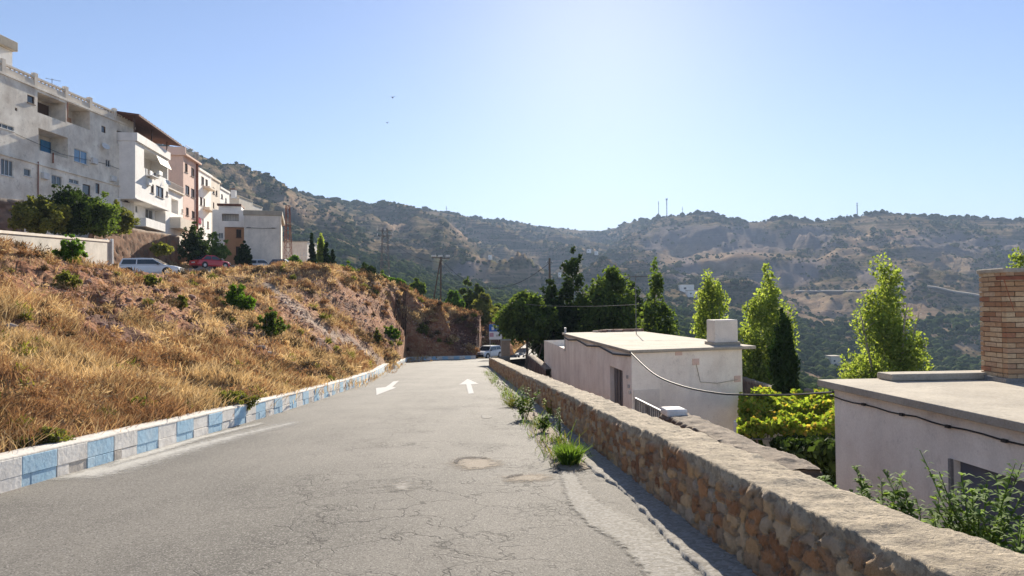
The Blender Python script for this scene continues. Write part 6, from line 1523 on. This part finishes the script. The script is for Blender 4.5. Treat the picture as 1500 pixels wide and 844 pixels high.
# motorbikes far down the bright street
def motorbike(px, D, label, yaw):
    z = -7.0-.6*(D-56)/84; y = car_on(z, px, D); b = P(px, y, D); c, s = math.cos(yaw), math.sin(yaw); ax = np.array([c, s, 0]); ay = np.array([-s, c, 0]); up = np.array([0, 0, 1.])
    r = thing('parked_motorbike', b, label, 'motorbike', 'motorbikes on the bright street')
    for x in (-.65, .65):
        mb = MB(); N = 18
        ring = [b+ax*(x+.26*math.cos(t))+up*(.32+.26*math.sin(t)) for t in np.linspace(0, 6.283, N)]; mb.tube(ring, .065, 6, cap=False); obj('wheel', mb, M['tyre'], r)
    mb = MB(); mb.tube([b+ax*-.65+up*.32, b+ax*-.1+up*.45, b+ax*.45+up*.75, b+ax*.65+up*.32], .04, 6); mb.tube([b+ax*.45+up*.75, b+ax*.38+up*1.0], .03, 6); obj('frame', mb, M['steel'], r)
    mb = MB(); mb.box(b+ax*.12+up*.78, .28, .13, .13, ax, ay); obj('tank', mb, M['paint_white'], r, bevel=.05)
    mb = MB(); mb.box(b+ax*-.4+up*.78, .32, .12, .06, ax, ay); obj('seat', mb, M['black_plastic'], r, bevel=.03)
    mb = MB(); mb.tube([b+ax*.38+up*1.0-ay*.33, b+ax*.38+up*1.0+ay*.33], .02, 5); obj('handlebar', mb, M['steel'], r)
motorbike(757.5, 92, 'left one of two motorbikes under the overhanging leafy tree', R(70)); motorbike(768, 90, 'right one of two motorbikes under the overhanging leafy tree', R(100))

# ================================================================== sign
b = P(726, 520, 72); zt_ = P(726, 475, 72)[2]; zb_ = P(726, 497.5, 72)[2]; xl, xr = P(716.5, 490, 72)[0], P(735, 490, 72)[0]; z0 = road_z(b[0], 72)-.4
S_ = thing('direction_sign', [b[0], 72, z0], 'blue and white panel sign on two thin posts above the white hatchback', 'sign')
for x in (xl+.08, xr-.08): mb = MB(); mb.tube([[x, 72.06, z0], [x, 72.06, zt_]], .035, 6); obj('post', mb, M['steel_light'], S_)
zm = (zt_*.52+zb_*.48)
mb = MB(); mb.box([(xl+xr)/2, 72, (zt_+zm)/2], (xr-xl)/2, .025, (zt_-zm)/2-.005); up_ = obj('blue_panel', mb, M['sign_blue'], S_)
mb = MB(); mb.box([(xl+xr)/2, 72, (zm+zb_)/2], (xr-xl)/2, .025, (zm-zb_)/2-.005); lp_ = obj('white_panel', mb, M['sign_white'], S_)
def sq(parent, nm, fx, fz, w_, h_, mat, a, b_): mb = MB(); mb.box([xl+(xr-xl)*fx, 71.965, a+(b_-a)*fz], w_, .006, h_); obj(nm, mb, M[mat], parent)
sq(up_, 'white_symbol', .30, .42, .12, .16, 'sign_white', zm, zt_)
mb = MB(); cx_, cz_ = xl+(xr-xl)*.66, zm+(zt_-zm)*.5; mb.tube([[cx_-.06, 71.96, cz_-.2], [cx_-.02, 71.96, cz_], [cx_+.12, 71.96, cz_+.16]], .035, 5); obj('white_figure', mb, M['sign_white'], up_)
sq(lp_, 'pink_symbol', .20, .6, .20, .2, 'sign_pink', zb_, zm); sq(lp_, 'grey_symbol', .72, .5, .22, .10, 'steel_light', zb_, zm)
# ================================================================== pylons, poles, wires
def lattice(name, px, ytop, D, w0_, label, ybase, arm=True, mat='steel'):
    b = P(px, ybase, D); zt_ = P(px, ytop, D)[2]; H = zt_-b[2]; t_ = thing(name, b, label, 'pylon'); mb = MB(); n = max(6, int(H/1.1)); w1 = w0_*.45
    C = lambda f, i, j: np.array([b[0]+(w0_*(1-f)+w1*f)/2*i, b[1]+(w0_*(1-f)+w1*f)/2*j, b[2]+H*f])
    for i, j in ((-1, -1), (1, -1), (1, 1), (-1, 1)): mb.tube([C(0, i, j), C(1, i, j)], .045, 4)
    for k in range(n):
        f0, f1 = k/n, (k+1)/n
        for (i, j), (i2, j2) in (((-1, -1), (1, -1)), ((1, -1), (1, 1)), ((1, 1), (-1, 1)), ((-1, 1), (-1, -1))):
            a_, b_ = ((i, j), (i2, j2)) if k % 2 else ((i2, j2), (i, j)); mb.tube([C(f0, *a_), C(f1, *b_)], .025, 3); mb.tube([C(f1, i, j), C(f1, i2, j2)], .02, 3)
    obj('lattice_mast', mb, M[mat], t_)
    if arm:
        for z_ in (.97, .90):
            mb = MB(); mb.tube([[b[0]-w0_*.8, b[1], b[2]+H*z_], [b[0]+w0_*.8, b[1], b[2]+H*z_]], .05, 4); arm_ = obj('crossarm', mb, M[mat], t_)
            for x in (-.75, 0, .75): mb = MB(); mb.tube([[b[0]+w0_*x, b[1], b[2]+H*z_], [b[0]+w0_*x, b[1], b[2]+H*z_+.35]], .06, 5); obj('insulator', mb, M['ceramic'], arm_)
    return b, zt_
lattice('lattice_pylon', 564.5, 335, 105, 1.5, 'tall steel lattice pylon rising behind the ridge in the middle of the photo', 440)
lattice('lattice_pylon', 422, 301, 100, 1.0, 'dark thin lattice mast just right of the plain grey block', 400, False, 'rust')
# double pole with insulators
Dp = 96; t_ = thing('double_pole', P(642, 450, Dp), 'wooden A shaped double pole with crossarm and pale insulators beyond the ridge', 'pole'); tp = P(645, 378, Dp)
mb = MB(); mb.tube([P(645.5, 452, Dp), tp+[.1, 0, .2]], .11, 7); obj('pole', mb, M['wood_pole'], t_); mb = MB(); mb.tube([P(633, 452, Dp), tp+[0, 0, -.3]], .09, 7); obj('brace_pole', mb, M['wood_pole'], t_)
mb = MB(); mb.tube([P(633, 377, Dp), P(659, 379, Dp)], .07, 5); ca = obj('crossarm', mb, M['steel'], t_)
for x in (635, 645, 656): p = P(x, 377, Dp); mb = MB(); mb.box(p+[0, 0, .18], .28, .12, .12); obj('insulator', mb, M['ceramic'], ca, bevel=.03)
# utility pole
Du = 70; t_ = thing('utility_pole', P(804, 520, Du), 'dark utility pole with short crossarms above the left corner of the middle house', 'pole'); mb = MB(); mb.tube([P(806, 520, Du), P(805, 378, Du)], [.13, .09], 8); obj('pole', mb, M['wood_pole'], t_)
for y in (385, 414): p = P(805, y, Du); mb = MB(); mb.tube([p-[.35, 0, 0], p+[.35, 0, 0]], .035, 5); a_ = obj('crossarm', mb, M['steel'], t_); [obj('insulator', (lambda m_: (m_.tube([p+[x, 0, .02], p+[x, 0, .16]], .04, 5), m_)[1])(MB()), M['ceramic'], a_) for x in (-.3, .3)]
t_ = thing('dark_post', P(901, 480, 75), 'thin dark post with a small cap above the wide dense tree', 'post'); mb = MB(); mb.tube([P(901, 480, 75), P(901, 392, 75)], .07, 6); obj('post', mb, M['wood_pole'], t_); mb = MB(); p = P(901, 394, 75); mb.tube([p, p+[0, 0, .5]], [.25, .05], 6); obj('post_cap', mb, M['steel'], t_)
def wire(a, b, sag, label, rad=.012, n=22, name='overhead_wire'):
    a = np.array(a); b = np.array(b); mb = MB(); pts = [a+(b-a)*f-np.array([0, 0, sag*4*f*(1-f)]) for f in np.linspace(0, 1, n)]; mb.tube(pts, rad, 4)
    tag(obj(name, mb, M['cable']), label, 'cable')
wire(P(805, 385, 70), P(646, 379, 96)+[0, 0, 0], 3.2, 'sagging wire from the utility pole to the wooden double pole', .03)
wire(P(646, 384, 96), P(735, 440, 75), 1.2, 'pale wire dropping from the double pole towards the leafy trees', .028)
wire(P(646, 384, 96), P(565, 345, 105), 1.0, 'wire between the double pole and the tall lattice pylon', .02)
wire(P(737, 441, 62), P(935, 446, 33), .25, 'level wire in front of the dark trees running to the roof mast', .012)
cA_ = P(923, 516, 21.9)
mb = MB(); ends = [cA_, P(958, 548, 20), P(1000, 566, 18.5), P(1050, 576, 17), P(1090, 578.5, 16), P(1150, 578.5, 14.4), P(1222, 574.5, 12.6)]
pts = []
for i in range(len(ends)-1):
    p0, p1, p2, p3 = ends[max(i-1, 0)], ends[i], ends[i+1], ends[min(i+2, len(ends)-1)]
    for k in range(6): t__ = k/6; pts.append(.5*((2*p1)+(p2-p0)*t__+(2*p0-5*p1+4*p2-p3)*t__**2+(3*p1-p0-3*p2+p3)*t__**3))
pts.append(ends[-1]); mb.tube(pts, .022, 6); tag(obj('service_cable', mb, M['cable']), 'thick black cable sagging from the middle house corner to the right house', 'cable')
# antenna masts on the skyline
def skymast(px, yt, yb, w_, label, cab=False):
    j = int(np.searchsorted(hcols, px)); p = np.array([HX[HNB-1, j], HY[HNB-1, j], 0]); D = p[1]; z0 = P(px, yb, D)[2]-6; zt_ = P(px, yt, D)[2]; X = P(px, yb, D)[0]
    t_ = thing('radio_mast', [X, D, z0], label, 'mast', 'radio masts on the skyline'); mb = MB(); mb.tube([[X, D, z0], [X, D, zt_]], w_, 5); obj('mast', mb, M['steel'], t_)
    if cab: mb = MB(); mb.tube([[X, D, zt_-4.5], [X, D, zt_]], w_*2.4, 8); obj('antenna_drum', mb, M['steel_light'], t_); 
    else: mb = MB(); mb.tube([[X-2.2, D, zt_-6], [X+2.2, D, zt_-6]], .35, 4); obj('antenna_arm', mb, M['steel'], t_)
skymast(965, 295, 320, .8, 'left one of the two tall radio masts on the middle summit'); skymast(977, 291, 320, 1.1, 'thickest radio mast, with a drum on top, on the middle summit', True)
skymast(1000, 303, 320, .5, 'short thin mast right of the two tall radio masts'); skymast(1256, 297, 322, .9, 'radio mast on the right hand summit'); skymast(1241, 314, 324, .6, 'small mast just left of the right hand summit mast'); skymast(654, 302, 316, .6, 'tiny lone mast on the left mountain skyline')
# farmhouses on the slopes
def farm(px, py, w_, h_, label, mat='white_plaster'):
    p = hill_hit(px, py, 200); D = p[1]; s_ = D/F; t_ = thing('farmhouse', p-[0, 0, 1], label, 'house', 'farmhouses on the hillside'); W2, H2 = w_*s_/2, h_*s_
    mb = MB(); mb.box([p[0], D-6, p[2]+H2/2+.5], W2, 4, H2/2+1.5); obj('wall', mb, M[mat], t_); mb = MB(); mb.prism([[p[0]-W2-.3, D-10.3, p[2]+H2+2], [p[0]+W2+.3, D-10.3, p[2]+H2+2], [p[0]+W2+.3, D-1.7, p[2]+H2+2], [p[0]-W2-.3, D-1.7, p[2]+H2+2]], (0, 0, .5)); obj('roof', mb, M['roof_cement'], t_)
    mb = MB(); mb.box([p[0]-W2*.3, D-10.02, p[2]+H2*.5+.8], W2*.18, .05, H2*.2); obj('window', mb, M['glass_dark'], t_)
for a_ in [(718, 382, 5, 3, 'tiny white farmhouse in the middle of the left mountain'), (860, 371, 6, 3, 'small white farmhouse high above the dark narrow tree'), (872, 375, 5, 3, 'second small white farmhouse just right of the one above the narrow tree'),
           (818, 409, 4, 3, 'tiny white farmhouse just right of the utility pole'), (1000, 428, 20, 7, 'largest white farmhouse, left of the forked poplar'), (1010, 436, 14, 5, 'white farmhouse below the largest one beside the forked poplar'),
           (711, 456, 10, 5, 'small white farmhouse low in the valley by the cliff end trees'), (712, 431, 5, 3, 'tiny pale farmhouse above the cliff end trees')]: farm(*a_)
farm(1210, 533, 14, 6, 'small earth coloured farm shed between cypress and large poplar', 'cream_plaster')
# birds
for (x, y, D) in ((575, 143, 60), (567, 180, 75)):
    p = P(x, y, D); lab = 'upper dark bird high in the blue sky' if y < 160 else 'lower and smaller dark bird in the blue sky'; mb = MB()
    mb.tube([p-[0, .22, 0], p-[0, .1, 0], p+[0, .1, 0], p+[0, .25, 0]], [.01, .05, .045, .01], 6)
    for s_ in (-1, 1): mb.poly([p+[0, .08, .02], p+[s_*.22, .02, .1], p+[s_*.45, -.12, .04], p+[s_*.2, -.08, .08], p-[0, .08, -.02]])
    tag(obj('flying_bird', mb, M['black_plastic']), lab, 'bird')
